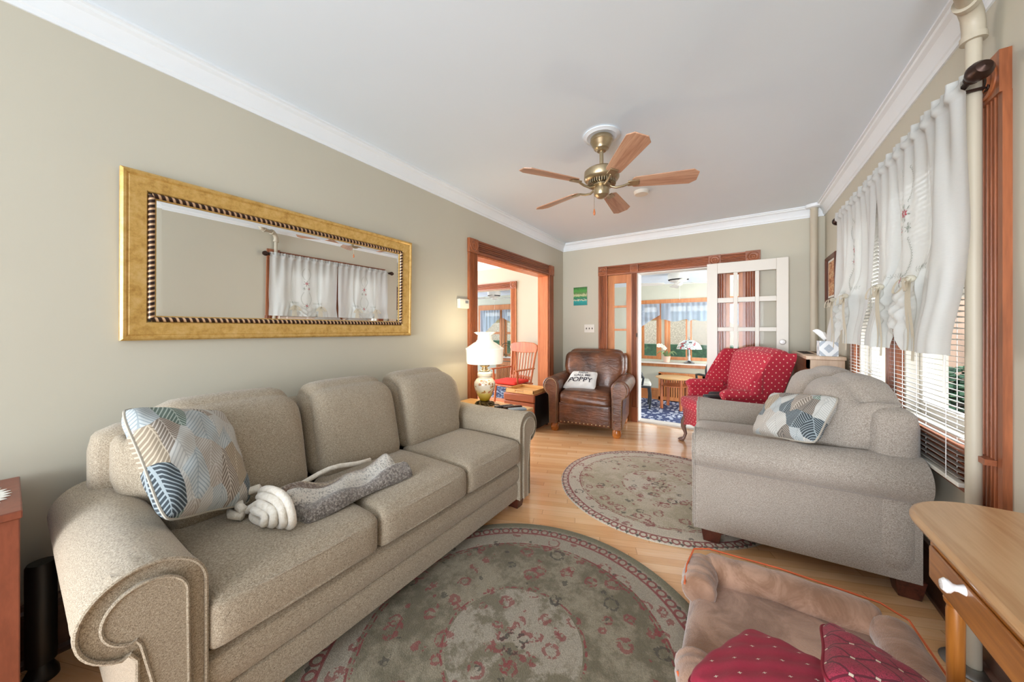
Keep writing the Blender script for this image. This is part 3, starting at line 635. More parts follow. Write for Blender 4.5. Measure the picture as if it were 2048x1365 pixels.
# curtains
def curtain(y0, y1, seed, label):
    W = y1-y0; o = thing('balloon_curtain', label, 'curtain', (.665, (y0+y1)/2, 2.06), group='sheer tie-up curtains'); ties = (.31, .70); zt = 1.41
    def zb(s): return 1.11+.10*max(0, 1-((s-.505)/.10)**2)**.6+.03*math.sin(s*9+seed)*0-.0
    def fn(s, t):
        z = 2.075-(2.075-zb(s))*t; y = y0+W*s; k = max(0, (2.03-z)/.9)
        x = .648+.010*math.sin(s*math.pi*2*9+seed)*math.exp(-k*3)+.016*math.sin(s*math.pi*2*3.2+seed*2+k)*min(1, k*2)
        if t < .03: x += .012*math.sin(s*math.pi*2*24+seed)
        elif t < .06: x += -.012
        bell = math.exp(-((z-1.12)/.22)**2)
        x -= .05*bell
        for q, st in enumerate(ties):
            ds = s-st; up = z-zt
            g1 = math.exp(-(up/.09)**2); g2 = math.exp(-abs(ds)/.09)
            y -= ds*W*.82*g1*g2
            x -= .035*g1*math.exp(-(ds/.05)**2)
            x += .022*math.exp(-(ds/.018)**2)*min(1, k*3) * (1 if up > 0 else .4)
            if up < .04: x += .018*math.sin(ds*95)*math.exp(-abs(ds)/.09)*min(1, (.06-up)/.12)
        side = 1-min(1, s/.06); y -= side*0+.0
        fl = math.exp(-((z-1.15)/.28)**2)
        if s < .28: y -= .012*fl
        if .31 < s < .70 and z < zt+.12:  # centre swag folds
            x -= .022*(.5+.5*math.sin((z+(abs(s-.505))*-.75)*95))*math.exp(-((z-1.30)/.09)**2)
        return (x, y, z)
    b = B().grid(fn, 150, 90); b.build('curtain_panel', 'sheer', o, world=True, angle=180)
    def pt(s, z):
        t = (2.075-z)/(2.075-zb(s)); p = Vector(fn(s, t)); p.x -= .003; return p
    # embroidery: leaf sprays and roses stitched on the cloth
    parts_ = []
    def stroke(s, z, ds, dz, w_, bb):
        a = pt(s, z); c_ = pt(s+ds/W, z+dz); m_ = (a+c_)/2; d = (c_-a); sd = Vector((0, -d.z, d.y)).normalized()*w_
        bb.add([a, m_+sd, c_, m_-sd], [(0, 1, 2, 3)])
    def rose(s, z, r, m2):
        e = B(); e2 = B()
        e.add([pt(s-.0015/W, z-r*2), pt(s+.0015/W, z-r*2), pt(s+.0015/W, z+r*2), pt(s-.0015/W, z+r*2)], [(0, 1, 2, 3)])
        for k in range(7):
            an = k*math.pi*2/7; stroke(s+math.cos(an)*r*.1/W, z+math.sin(an)*r*.1, math.cos(an)*r*.95, math.sin(an)*r*.95, r*.26, e2)
        for k in range(6):
            an = k*math.pi/3+.3; stroke(s+math.cos(an)*r*.9/W, z+math.sin(an)*r*.9, math.cos(an)*r*1.2, math.sin(an)*r*1.2, r*.2, e)
        e2.build('embroidered_rose', m2, o, world=True, smooth=False); e.build('embroidered_leaves', 'thread', o, world=True, smooth=False)
    cs = .505
    rose(cs, 1.72, .021, 'threadred'); rose(cs-.035, 1.65, .012, 'thread'); rose(cs+.035, 1.65, .012, 'threadred'); rose(cs, 1.42, .016, 'threadred')
    for sg in (-1, 1):
        for (f1, z1_, dz_, n1, ds_, dzz) in ((lambda a: cs+sg*(.035+.035*math.sin(a*math.pi)), 1.60, -.16, 13, .011, .008), (lambda a: cs+sg*(.02+.04*math.sin(a*math.pi)), 1.92, -.15, 13, .009, .007), (lambda a: cs+sg*(.10+.145*a), 1.455, .0, 10, .006, .015)):
            e = B(); ps = [(f1(k/n1), z1_+dz_*k/n1) for k in range(n1+1)]
            for k, (s_, z_) in enumerate(ps):
                stroke(s_, z_, sg*ds_, dzz, .002, e); stroke(s_, z_, sg*ds_*.8, -dzz*.8, .0016, e)
                if k < n1: q_ = ps[k+1]; stroke(s_, z_, (q_[0]-s_)*W, q_[1]-z_, .0009, e)
            e.build('embroidered_spray', 'thread', o, world=True, smooth=False)
    # tie bows
    for st in ties:
        p = pt(st, zt); p.x -= .012
        r = B()
        def strip(pts, w_):
            n_ = len(pts)
            r.grid(lambda u, v: Vector(pts[min(n_-1, int(round(u*(n_-1))))])+Vector((.004*math.sin(u*6), (v-.5)*w_, 0)), n_-1, 2)
        for sg in (-1, 1):
            lp = []
            for k in range(17):
                a = k/16*math.pi*2; rad = .058
                lp.append(p+Vector((-.012-.03*math.sin(a/2), sg*(.030*(1-math.cos(a))*1.0), -.05*(1-math.cos(a))*.5+.03*math.sin(a)*sg*.0-.018*math.sin(a))))
            strip(lp, .030)
            dz = .30 if sg > 0 else .34
            strip([p+Vector((-.012-.008*math.sin(k*.5), sg*(.008+.022*(k/12)), -dz*k/12)) for k in range(13)], .030)
        r.ball((p.x-.008, p.y, p.z), .017, 8, sz=.9)
        r.build('tie_bow', 'ribbon', o, world=True, angle=180)
curtain(1.80, 2.655, 0.3, 'white sheer tie-up curtain with rose embroidery, the one beside the pipe')
curtain(2.665, 3.50, 1.7, 'white sheer tie-up curtain with rose embroidery, beside the framed print')

# ---------------------------------------------------------------- pipes
po = thing('heating_pipe', 'beige painted vertical heating pipe in front of the near window casing', 'pipe', (.700, 1.885, 0))
B().cyl((.70, 1.885, 0), (.70, 1.885, 2.27), .019, n=24).build('riser', 'pipe', po, world=True)
B().lathe([(.001, .002), (.075, .002), (.078, .006), (.07, .012), (.025, .014), (.02, .012)], 32, (.70, 1.885, 0)).build('floor_flange', 'steel', po, world=True)
e = B()
e.tube([(.70, 1.885, 2.22), (.70, 1.885, 2.265), (.692, 1.872, 2.30), (.675, 1.845, 2.318), (.66, 1.82, 2.322)], .027, 20)
e.tube([(.70, 1.885, 2.215), (.70, 1.885, 2.235)], .031, 20); e.tube([(.668, 1.832, 2.322), (.655, 1.812, 2.322)], .031, 20)
e.build('elbow', 'pipe', po, world=True)
B().cyl((.66, 1.82, 2.322), (.60, 1.70, 2.325), .021, n=20).build('cross_pipe', 'pipe', po, world=True)
e = B(); e.tube([(.61, 1.72, 2.325), (.597, 1.69, 2.33), (.593, 1.675, 2.355), (.593, 1.67, 2.40)], .028, 20); e.tube([(.615, 1.73, 2.325), (.605, 1.71, 2.325)], .032, 20); e.tube([(.593, 1.67, 2.38), (.593, 1.67, 2.405)], .032, 20); e.build('elbow', 'pipe', po, world=True)
B().cyl((.593, 1.67, 2.40), (.593, 1.67, H), .020, n=20).build('riser', 'pipe', po, world=True)
po = thing('heating_pipe', 'slim beige vertical heating pipe in the far corner by the sliding door', 'pipe', (.655, 4.44, 0))
B().cyl((.655, 4.44, 0), (.655, 4.44, H-.005), .030, n=24).build('riser', 'pipe', po, world=True)
B().lathe([(.032, -.035), (.062, -.028), (.068, -.012), (.068, 0)], 28, (.655, 4.44, H)).build('ceiling_collar', 'crown', po, world=True)

# ---------------------------------------------------------------- sofas
def arm_profile(sgn, wp=.125, rr=.102, zc=.538, over=.0):
    """closed outline (x offset from inner face, z); inner face at 0, outward = +1*sgn"""
    cx = .108; pts = [(0, .085), (0, .30), (0, .46)]
    for k in range(0, 29):
        a = R(175-k*(175+68)/28) ; pts.append((cx+rr*math.cos(a)*1.06, zc+rr*math.sin(a)))
    pts += [(wp+.012, zc-rr+.012), (wp, zc-rr-.01), (wp, .30), (wp, .085)]
    return [(sgn*x, z) for x, z in pts]
def couch(name, label, cat, loc, rz, W, n, mat, dy=0, dz=0):
    o = thing(name, label, cat, loc, rz); aw = .235; iw = W/2-aw; ax = iw
    # arms with pleated scroll fronts
    for sg in (-1, 1):
        pr = arm_profile(sg); m_ = len(pr); cxm = sg*.108; czm = .538
        def fn(u, v):
            i = min(m_-1, int(round(v*(m_-1)))); x, z = pr[i]; y = u
            yy = (0, .012, .03, .055, .085, .12, .2, .35, .5, .7, .84+dy)[int(round(u*10))]
            edge = {0: .972, 1: .995}.get(int(round(u*10)), 1.0)
            px_, pz_ = cxm*.75+(x-cxm*.75)*edge, (z if z < .42 else czm+(z-czm)*edge)
            if z > .40:
                pl = .0045*math.sin(i*2.9+sg)*math.exp(-((yy-.04)/.035)**2)*(1 if 3 <= i <= 31 else 0)
                d = Vector((x-cxm, z-czm)); d = d.normalized() if d.length else d; px_ += d.x*pl; pz_ += d.y*pl
                sag = .012*math.sin(min(1, yy/.8)*math.pi); pz_ -= sag*(1 if z > czm else 0)
            return (sg*ax+px_, yy, pz_)
        b = B(); b.grid(fn, 10, m_-1); b.add([(sg*ax+x*.985, .004, z) for x, z in pr], [tuple(range(m_))]); b.add([(sg*ax+x, .84+dy, z) for x, z in pr], [tuple(range(m_))])
        b.add([(sg*ax+pr[0][0], 0, .085), (sg*ax+pr[-1][0], 0, .085), (sg*ax+pr[-1][0], .84+dy, .085), (sg*ax+pr[0][0], .84+dy, .085)], [(0, 1, 2, 3)])
        arm = b.build('arm', mat, o, angle=50)
        # front facing panel inside the roll
        def inset(k):
            cc = Vector((sg*.075, .40)); out = []
            for x, z in pr:
                if z > .405: q = Vector((cxm, czm)); d = Vector((x, z))-q; out.append((q.x+d.x*(1-k/.102), q.y+d.y*(1-k/.102)))
                else: out.append((x+(sg*k if abs(x) < .03 else -sg*k), z))
            return out
        ip = inset(.036); mm = len(ip)
        f_ = B(); f_.extr([(sg*ax+x, z) for x, z in ip], -.010, .01, 'y'); f_.build('arm_panel', mat, arm, bevel=.005)
        w_ = B(); w_.tube([(sg*ax+x*.985, -.001, z) for x, z in pr], .0045, 6); w_.tube([(sg*ax+x, -.010, z) for x, z in ip], .004, 6); w_.build('piping', mat, arm)
    # base and shaped front rails
    fp = [(.03, .085), (.022, .09), (.016, .12), (.014, .16), (.018, .195), (.030, .203), (.016, .21), (.004, .24), (.002, .275), (.010, .305), (.03, .32), (.80+dy, .32), (.80+dy, .085)]
    b = B(); b.extr(fp, -iw-.004, iw+.004, 'x'); b.build('base', mat, o, angle=30)
    # seat cushions
    sw = 2*iw/n; yb = .53+dy
    for i in range(n):
        cx = -iw+sw*(i+.5)
        def sh(p, u):
            k = (1-u[0]**2)*(1-u[1]**2); q = Vector(p)
            if p.z > 0: q.z += .028*k**.7-.018*max(0, -u[1])**6*0
            q.y -= .012*(1-abs(u[0])**3)*(1 if p.y < 0 else 0)*(1-abs(u[2]))
            return q
        b = rbox(B(), cx, -.012+yb/2+.012, .402, sw/2-.002, yb/2+.012, .072, .028, 14, sh)
        s_ = b.build('seat_cushion', mat, o, angle=60)
        w_ = B()
        for zz in (.455, .350): w_.tube([(cx+sx*(sw/2-.004)*1.0, yy, zz) for sx, yy in ((-1, .35), (-1, .03), (-.95, .002), (-.5, -.014), (0, -.016), (.5, -.014), (.95, .002), (1, .03), (1, .35))], .0045, 6)
        w_.build('piping', mat, s_)
    # back frame and back cushions
    b = rbox(B(), 0, .765+dy, .47, W/2-.10, .085, .375, .07, 10); b.build('back_frame', mat, o, angle=60)
    for i in range(n):
        ext_l = .095 if i == 0 else 0; ext_r = .095 if i == n-1 else 0
        cx = -iw+sw*(i+.5); hw = sw/2-.003
        def sh(p, u, el=ext_l, er=ext_r, hw=hw):
            q = Vector(p); k = (1-u[0]**2)*(1-u[2]**2)
            if p.y < 0: q.y -= .055*k**.6
            t = (u[2]+1)/2
            q.z += .035*(1-abs(u[0])**2.4)*(t)      # domed top
            if u[2] > 0: q.x *= 1-.05*u[2]**3
            if u[2] > -.35:
                f2 = min(1, (u[2]+.35)/.25)
                if u[0] < 0: q.x -= el*f2*abs(u[0])**2
                else: q.x += er*f2*abs(u[0])**2
                if (u[0] > .5 and er) or (u[0] < -.5 and el): q.z -= .045*(abs(u[0])-.5)*2*max(0, u[2]); q.y += .05*(abs(u[0])-.5)
            q.y += .16*t                       # raked
            q.y += .004*math.sin(u[0]*19)*abs(u[0])**3
            return q
        b = rbox(B(), cx, .56+dy, .668+dz/2, hw, .10, .218+dz/2, .085, 16, sh); bc = b.build('back_cushion', mat, o, angle=70)
    for sx in (-1, 1):
        for y in (.03, .76+dy):
            f_ = B(); cx = sx*(W/2-.165); t_ = .038
            f_.add([(cx+a*t_*k, y+.05+bb*.045*k-0, z) for z, k in ((0, .82), (.09, 1.12)) for a, bb in ((-1, -1), (1, -1), (1, 1), (-1, 1))], [(0, 3, 2, 1), (4, 5, 6, 7), (0, 1, 5, 4), (1, 2, 6, 5), (2, 3, 7, 6), (3, 0, 4, 7)])
            f_.build('foot', 'walnut', o, bevel=.003)
    return o
couch('sofa', 'long taupe woven three-seat sofa with rolled arms under the gold mirror', 'sofa', (-1.165, 1.065, 0), 90, 2.02, 3, 'sofa')
couch('loveseat', 'light taupe woven two-seat loveseat with rolled arms backing onto the windows', 'loveseat', (-.22, 2.66, 0), -86.5, 1.25, 2, 'love', .03, .04)
pillow4((-1.66, .19, .955), (-1.78, .50, .86), (-1.57, .53, .51), (-1.39, .25, .625), .17, 'leaf1', 'throw_pillow', 'leaf-print throw pillow with slate and brown leaves at the near end of the long sofa', 'pillow', 'leaf-print throw pillows', nrm_sign=-1, seam='seam')
pillow4((.191, 2.60, .815), (.434, 2.24, .875), (.318, 2.10, .655), (.074, 2.45, .572), .13, 'leaf2', 'throw_pillow', 'leaf-print throw pillow in cool greys leaning on the loveseat back', 'pillow', 'leaf-print throw pillows', nrm_sign=1, seam='seam')

# ---------------------------------------------------------------- throw blanket on the sofa
bl = thing('throw_blanket', 'folded striped faux-fur throw blanket with cream sherpa side on the long sofa', 'blanket', (-1.42, .8, .50))
A0 = Vector((-1.41, .55, .505)); A1 = Vector((-1.385, 1.06, .505))
def blf(u, v):
    base = A0.lerp(A1, u); an = v*math.pi*2
    wx = (.135-.03*u)*(1+.06*math.sin(u*9)); hz = .062+.012*math.sin(u*7+1)-.01*u
    ca, sa = math.cos(an), math.sin(an)
    x = wx*math.copysign(abs(ca)**.7, ca); z = hz*(sa if sa > 0 else sa*.25)
    if sa > 0:
        z += .016*math.sin(x*55+u*4)*sa+.010*math.sin(u*16+x*30)*sa-.03*math.exp(-((x+.02-.03*u)/.025)**2)*sa
    e_ = min(1, u/.03, (1-u)/.05)**.5 if 0 < u < 1 else 0
    e_ = .55+.45*e_
    return Vector((base.x+x*e_*1.0, base.y+.03*x/.12, base.z+z*e_))
b = B().grid(blf, 60, 64, cv=True, uv=lambda u, v: (u*3, v*2 if v <= .5 else .0))
b.build('fur_side', 'fur', bl, world=True, angle=180)
e = B()
def loop(cx, cz, rx, rz_, y, r, a0, a1, n=26, tail=None):
    P_ = [(cx+rx*math.cos(R(a0+(a1-a0)*k/n)), y-.004*math.sin(k*.6), cz+rz_*math.sin(R(a0+(a1-a0)*k/n))) for k in range(n+1)]
    if tail: P_ += tail
    e.tube(P_, r, 10)
loop(-1.405, .545, .137, .058, .545, .013, -150, 165)
loop(-1.41, .540, .113, .043, .530, .014, -140, 150)
loop(-1.415, .535, .085, .030, .512, .014, -130, 120, tail=[(-1.48, .50, .545), (-1.50, .49, .53)])
loop(-1.42, .528, .055, .018, .497, .013, -160, 140)
e.tube([(-1.535, .54, .585), (-1.56, .51, .575), (-1.555, .48, .56), (-1.52, .47, .548), (-1.49, .475, .540)], .014, 10)
e.tube([(-1.50, .52, .522), (-1.545, .48, .518), (-1.565, .455, .52), (-1.53, .45, .522), (-1.49, .47, .52)], .014, 10)
e.tube([(-1.545+.006*math.sin(k), .56+k*.042, .532+.03*math.exp(-((k-6.5)/2.5)**2)) for k in range(12)], .011, 8)
e.build('sherpa_edge', 'sherpa', bl, world=True, angle=180)

# ---------------------------------------------------------------- gold mirror
mo = thing('wall_mirror', 'long horizontal mirror in a gold frame with dark rope moulding above the sofa', 'mirror', (XL, .985, 1.153)); mo.rotation_euler.y = R(1.0)
my0, my1, mz0, mz1 = .250, 1.722, 1.153, 1.866
b = rect_frame(B(), my0, my1, mz0, mz1, [(0, 0), (0, .022), (.008, .030), (.016, .028), (.022, .022), (.026, .024), (.075, .016), (.080, .010), (.080, 0)], 'x', XL)
b.build('frame', 'gold', mo, world=True, angle=30)
b = B(); q0, q1, r0, r1 = my0+.090, my1-.090, mz0+.090, mz1-.090
def ropeside(p0, p1):
    p0, p1 = Vector(p0), Vector(p1); L = (p1-p0).length; d = (p1-p0).normalized(); sd = Vector((1, 0, 0)).cross(d); n_ = 10
    def f_(u, v):
        a = v*2*math.pi; return p0+d*L*u+Vector((1, 0, 0))*math.cos(a)*.011+sd*math.sin(a)*.011
    b.grid(f_, 2, n_, cv=True, uv=lambda u, v: (u*L/.022, v*1.0))
for a_, e_ in (((q0, r0), (q1, r0)), ((q1, r0), (q1, r1)), ((q1, r1), (q0, r1)), ((q0, r1), (q0, r0))): ropeside((XL+.012, *a_), (XL+.012, *e_))
b.build('rope_moulding', 'rope', mo, world=True, angle=80)
b = rect_frame(B(), my0+.1, my1-.1, mz0+.1, mz1-.1, [(0, .0), (0, .010), (.005, .009), (.005, 0)], 'x', XL); b.build('inner_lip', 'gold', mo, world=True)
b = rect_frame(B(), my0+.1, my1-.1, mz0+.1, mz1-.1, [(.004, .0045), (.022, .0056)], 'x', XL); 
y_, z_ = (my0+.122, my1-.122), (mz0+.122, mz1-.122)
b.add([(XL+.0056, y_[0], z_[0]), (XL+.0056, y_[1], z_[0]), (XL+.0056, y_[1], z_[1]), (XL+.0056, y_[0], z_[1])], [(0, 1, 2, 3)])
b.build('mirror_glass', 'mirror', mo, world=True, smooth=False)

# ---------------------------------------------------------------- ceiling fans
def fan_blade_poly(r0, r1, w0, w1, clip):
    pts = []
    for k in range(9): a = R(90+k*180/8); pts.append((r0+.03+w0*.55*math.cos(a), w0*math.sin(a)))
    pts += [(r1-clip, -w1), (r1-.012, -w1+clip*.55), (r1, -w1+clip*.8), (r1, w1-clip*.8), (r1-.012, w1-clip*.55), (r1-clip, w1)]
    return pts
fx, fy, fz = -.7105, 2.10, 2.135
fo = thing('ceiling_fan', 'antique brass ceiling fan with five oak blades and a pull chain', 'ceiling fan', (fx, fy, H))
def lat(prof, name, mat, n=40, par=None): return B().lathe(prof, n, (fx, fy, 0)).build(name, mat, par or fo, world=True, angle=35)
lat([(.001, 2.43), (.112, 2.439), (.115, 2.432), (.10, 2.428), (.092, 2.424), (.082, 2.426), (.001, 2.424)], 'ceiling_medallion', 'crown')
lat([(.001, 2.425), (.066, 2.424), (.070, 2.418), (.070, 2.400), (.064, 2.394), (.058, 2.376), (.052, 2.37), (.045, 2.352), (.036, 2.346), (.028, 2.338), (.001, 2.336)], 'canopy', 'brass')
lat([(.0125, 2.345), (.0125, 2.228)], 'downrod', 'brass', 16)
lat([(.001, 2.232), (.022, 2.23), (.03, 2.222), (.095, 2.216), (.108, 2.205), (.110, 2.165), (.106, 2.158), (.10, 2.15), (.085, 2.142), (.001, 2.14)], 'motor_housing', 'brass')
g_ = B()
for k in range(36):
    a = 2*math.pi*k/36; m_ = Matrix.Translation((fx, fy, 0))@Matrix.Rotation(a, 4, 'Z'); g_.box(.058, .088, -.0035, .0035, 2.122, 2.146, m_)
g_.build('vent_fins', 'brass', fo, world=True, smooth=False)
lat([(.001, 2.142), (.058, 2.142), (.060, 2.125), (.001, 2.120)], 'vent_core', 'darkslot')
lat([(.001, 2.122), (.062, 2.12), (.062, 2.112), (.045, 2.108), (.048, 2.10), (.048, 2.068), (.044, 2.056), (.034, 2.05), (.030, 2.044), (.018, 2.038), (.001, 2.036)], 'switch_housing', 'brass')
bladewood = wood('fan_blade_oak', '#a3745a', '#cfa588', 'x', rough=.35, scale=20, stretch=.06)
for k in range(5):
    ang = 20+72*k; m_ = Matrix.Translation((fx, fy, fz-.012))@Matrix.Rotation(R(ang), 4, 'Z')@Matrix.Rotation(R(-14), 4, 'X')
    b = B().extr([(x, y) for x, y in fan_blade_poly(.175, .56, .046, .064, .035)], -.003, .003, 'z')
    bo = b.build('blade', bladewood, fo, bevel=.001); bo.matrix_local = Matrix.Translation((-fx, -fy, -H))@m_
    ir = B(); ir.box(.16, .225, -.024, .024, -.011, -.003); ir.tube([(.05, 0, -.012), (.09, 0, -.028), (.13, 0, -.022), (.17, 0, -.008)], .008, 8)
    io = ir.build('blade_iron', 'brass', bo, bevel=.002)
pc = B(); px2, py2 = fx-.035, fy-.035
pc.cyl((px2, py2, 2.07), (px2, py2, 1.965), .0012, n=6); pc.build('pull_chain', 'brass', fo, world=True)
B().lathe([(.001, 1.925), (.006, 1.93), (.0075, 1.942), (.004, 1.962), (.001, 1.968)], 14, (px2, py2, 0)).build('chain_pull', 'reddish', fo, world=True)
def white_fan(x, y, ang, label):
    o = thing('porch_ceiling_fan', label, 'ceiling fan', (x, y, SH), group='white porch ceiling fans')
    B().lathe([(.001, 0), (.15, -.005), (.155, -.02), (.15, -.10), (.12, -.13), (.06, -.15), (.06, -.18), (.04, -.195), (.001, -.20)], 32).build('motor_housing', 'cream', o)
    B().lathe([(.146, -.098), (.1515, -.099), (.137, -.117), (.130, -.116)], 40).build('vents', 'darkslot', o, smooth=False)
    for k in range(4):
        bo = B().extr(fan_blade_poly(.2, .58, .05, .07, .03), -.004, .004, 'z').build('blade', 'cream', o, bevel=.001)
        bo.matrix_local = Matrix.Translation((0, 0, -.16))@Matrix.Rotation(R(ang+90*k), 4, 'Z')@Matrix.Rotation(R(12), 4, 'X')
        B().box(.06, .24, -.012, .012, -.01, -.004).build('blade_iron', 'cream', bo)
    B().cyl((.02, 0, -.19), (.02, 0, -.42), .002, n=6).build('pull_chain', 'cream', o)
white_fan(-.75, 5.9, 15, 'white flush-mount ceiling fan on the porch, seen through the back opening')
white_fan(-4.7, 6.3, 30, 'white flush-mount ceiling fan on the porch, seen through the dining room')
tag(B().lathe([(.001, -.03), (.055, -.028), (.062, -.018), (.065, 0)], 32, (-.70, 3.15, H)).build('smoke_detector', 'white'), 'round white smoke detector on the ceiling behind the fan', 'smoke detector')

# ---------------------------------------------------------------- rugs
def rug(x, y, r, mat, rz, label):
    prof = [(.001, .012), (r*.3, .012), (r*.6, .012), (r*.9, .012), (r-.006, .011), (r, .006), (r, .001), (.001, .001)]
    o = B().lathe(prof, 120).build('round_rug', mat, loc=(x, y, 0)); o.rotation_euler.z = R(rz)
    tag(o, label, 'rug', 'round floral rugs')
rug(-.70, 1.06, .787, 'rug1', 0, 'round olive-beige floral rug in front of the long sofa')
rug(-.48, 2.74, .735, 'rug2', 40, 'round pale beige floral rug by the loveseat')

# ---------------------------------------------------------------- leather recliner
lo = thing('leather_recliner', 'brown leather recliner with rolled arms and brass nailheads in the corner', 'armchair', (-1.43, 3.62, 0), 9)
def larm(sg):
    pts = [(0, .10), (0, .42)]
    cx, zc, rr = .095, .535, .10
    for k in range(25): a = R(172-k*(172+62)/24); pts.append((cx+rr*math.cos(a), zc+rr*math.sin(a)))
    pts += [(.125, .43), (.12, .30), (.115, .10)]
    return [(sg*x, z) for x, z in pts]
for sg in (-1, 1):
    pr = larm(sg); off = sg*.30
    b = B(); b.extr([(off+x, z) for x, z in pr], .0, .76, 'y'); arm = b.build('arm', 'leather', lo, bevel=.012, angle=50)
    ip = [(x*.74+sg*.02, z*.96-.0+(.01 if z > .4 else 0)) for x, z in pr]
    f_ = B(); f_.extr([(off+x, z) for x, z in ip], -.012, .01, 'y'); f_.build('arm_panel', 'leather', arm, bevel=.004)
    nl = B(); acc = 0; prev = None
    for x, z in ip:
        p = Vector((off+x, -.013, z))
        if prev is not None:
            L = (p-prev).length; d0 = 0
            while acc+L-d0 >= .0145 and L > 0:
                d0 += .0145-acc; acc = 0; nl.ball(prev.lerp(p, min(1, d0/L)), .0042, 4)
            acc += L-d0
        prev = p
    nl.build('nailheads', 'nail', arm)
B().box(-.30, .30, .04, .76, .10, .30).build('base', 'leather', lo, bevel=.01)
b = rbox(B(), 0, .028, .225, .298, .028, .125, .02, 8); fpnl = b.build('footrest_panel', 'leather', lo)
nl = B()
for k in range(13): nl.ball((-.27+k*.045, .0, .125), .0075, 5, sy=.6)
nl.build('nailheads', 'nail', fpnl)
def sh(p, u):
    q = Vector(p); k = (1-u[0]**2)*(1-u[1]**2)
    if p.z > 0: q.z += .03*k
    if p.y < 0: q.y -= .015*(1-abs(u[0])**2); q.y += .004*math.sin(u[2]*9+u[0]*3)
    return q
rbox(B(), 0, .27, .395, .298, .27, .075, .05, 16, sh).build('seat_cushion', 'leather', lo, angle=70)
def sh(p, u):
    q = Vector(p); t = (u[2]+1)/2; k = (1-u[0]**2)*(1-u[2]**2)
    if p.y < 0: q.y -= .05*k**.6*(1-.5*math.exp(-(u[0]/.06)**2)); q.y += .006*math.sin(u[0]*14+u[2]*4)*k
    q.x *= 1+.35*max(0, min(1, (u[2]+.45)/.5))-.10*max(0, u[2])**3
    q.z += .02*(1-abs(u[0])**3)*t; q.y += .16*t
    return q
rbox(B(), 0, .60, .655, .30, .10, .265, .09, 20, sh).build('backrest', 'leather', lo, angle=70)
B().box(-.34, .34, .72, .80, .12, .80).build('back_shell', 'leather', lo, bevel=.04)
for sx in (-1, 1):
    for y in (.045, .70): B().lathe([(.001, 0), (.036, .002), (.046, .02), (.05, .05), (.044, .08), (.034, .10), (.001, .102)], 24, (sx*.355, y, 0)).build('foot', 'foot', lo)
# pillow with lettering
pp, pf = pillow4((-1.715, 3.97, .672), (-1.40, 4.02, .672), (-1.355, 3.80, .492), (-1.765, 3.735, .478), .10, plain('canvas_cotton', '#dfe0de', .85), 'lettered_pillow', 'small white pillow lettered FANS CALL ME POPPY on the leather recliner', 'pillow', nrm_sign=-1, seam='white')
def text_on(pillow, fn, s, u0, u1, v0, v1, mat, name):
    cu = bpy.data.curves.new(name, 'FONT'); cu.body = s; cu.align_x = 'CENTER'; cu.offset = .012; cu.resolution_u = 3
    to = bpy.data.objects.new(name, cu); col.objects.link(to); bpy.context.view_layer.update()
    me = to.to_mesh(); vs = [v.co.copy() for v in me.vertices]; fs = [tuple(p.vertices) for p in me.polygons]; to.to_mesh_clear()
    bpy.data.objects.remove(to); x0 = min(v.x for v in vs); x1 = max(v.x for v in vs); y0 = min(v.y for v in vs); y1 = max(v.y for v in vs)
    b = B(); b.add([fn(u0+(u1-u0)*(v.x-x0)/(x1-x0), v1+(v0-v1)*(v.y-y0)/(y1-y0)) for v in vs], fs)
    return b.build(name, mat, pillow, smooth=False)
ink = plain('navy_ink', '#2a2530', .8)
for s, u0, u1, v0, v1 in (('FANS', .33, .67, .12, .24), ('CALL ME', .20, .80, .30, .42), ('POPPY', .10, .90, .49, .74)): text_on(pp, pf, s, u0, u1, v0, v1, ink, 'lettering')

# ---------------------------------------------------------------- red wing chair
wc = thing('wing_chair', 'red dotted wing chair with cabriole legs in front of the sliding door', 'armchair', (-.335, 3.76, 0), -60)
def sh(p, u):
    q = Vector(p); k = (1-u[0]**2)*(1-u[1]**2)
    if p.z > 0: q.z += .025*k
    q.y -= .03*(1-abs(u[0])**2)*(1 if p.y < 0 else 0)
    return q
sc_ = rbox(B(), 0, .25, .43, .285, .26, .055, .03, 14, sh).build('seat_cushion', 'red', wc, angle=70)
w_ = B(); w_.tube([(x, y, .478) for x, y in ((-.28, .4), (-.28, .03), (-.26, -.005), (-.15, -.025), (0, -.038), (.15, -.025), (.26, -.005), (.28, .03), (.28, .4))], .004, 6); w_.build('piping', 'red', sc_)
b = B()
def ap(u, v):  # serpentine front apron and sides
    x = -.32+.64*u; z = .375-(.165+.03*math.cos(u*math.pi*2))*v; y = .02-.03*(1-(2*u-1)**2)+.012*math.sin(v*3.1); return (x, y, z)
b.grid(ap, 24, 8); b.box(-.32, .32, .035, .54, .24, .375); b.build('seat_rail', 'red', wc, angle=50, bevel=0)
for sg in (-1, 1):
    b = B()
    b.tube([(sg*.335, y, z) for y, z in ((.08, .60), (.12, .615), (.25, .615), (.35, .61), (.44, .60))], .05, 16, rf=lambda t: 1 if t > .02 else .8)
    b.box(sg*.335-.035, sg*.335+.035, .10, .50, .24, .60); b.build('arm', 'red', wc, bevel=.01, angle=60)
    # wing
    def wg(u, v, s):
        y = .28+.28*u; zt = .64+.35*min(1, u/.28)**.45; zb = .60; z = zb+(zt-zb)*v
        y2 = y+.12*v-(.05*math.sin(v*math.pi))*(1-u); x = sg*(.345+.035*v+s*.028*(1-(2*v-1)**6)); return (x, y2, z)
    b = B(); 
    def wrap(u, v):
        a = v*2
        return wg(u, a, 1) if a <= 1 else wg(u, 2-a, -1)
    b.grid(wrap, 16, 32, cv=True); m2 = len(b.v)
    b.grid(lambda u, v: [wg(0, v, 1), wg(0, v, -1)][int(u)], 1, 16); b.grid(lambda u, v: [wg(1, v, 1), wg(1, v, -1)][int(u)], 1, 16)
    b.build('wing', 'red', wc, angle=60)
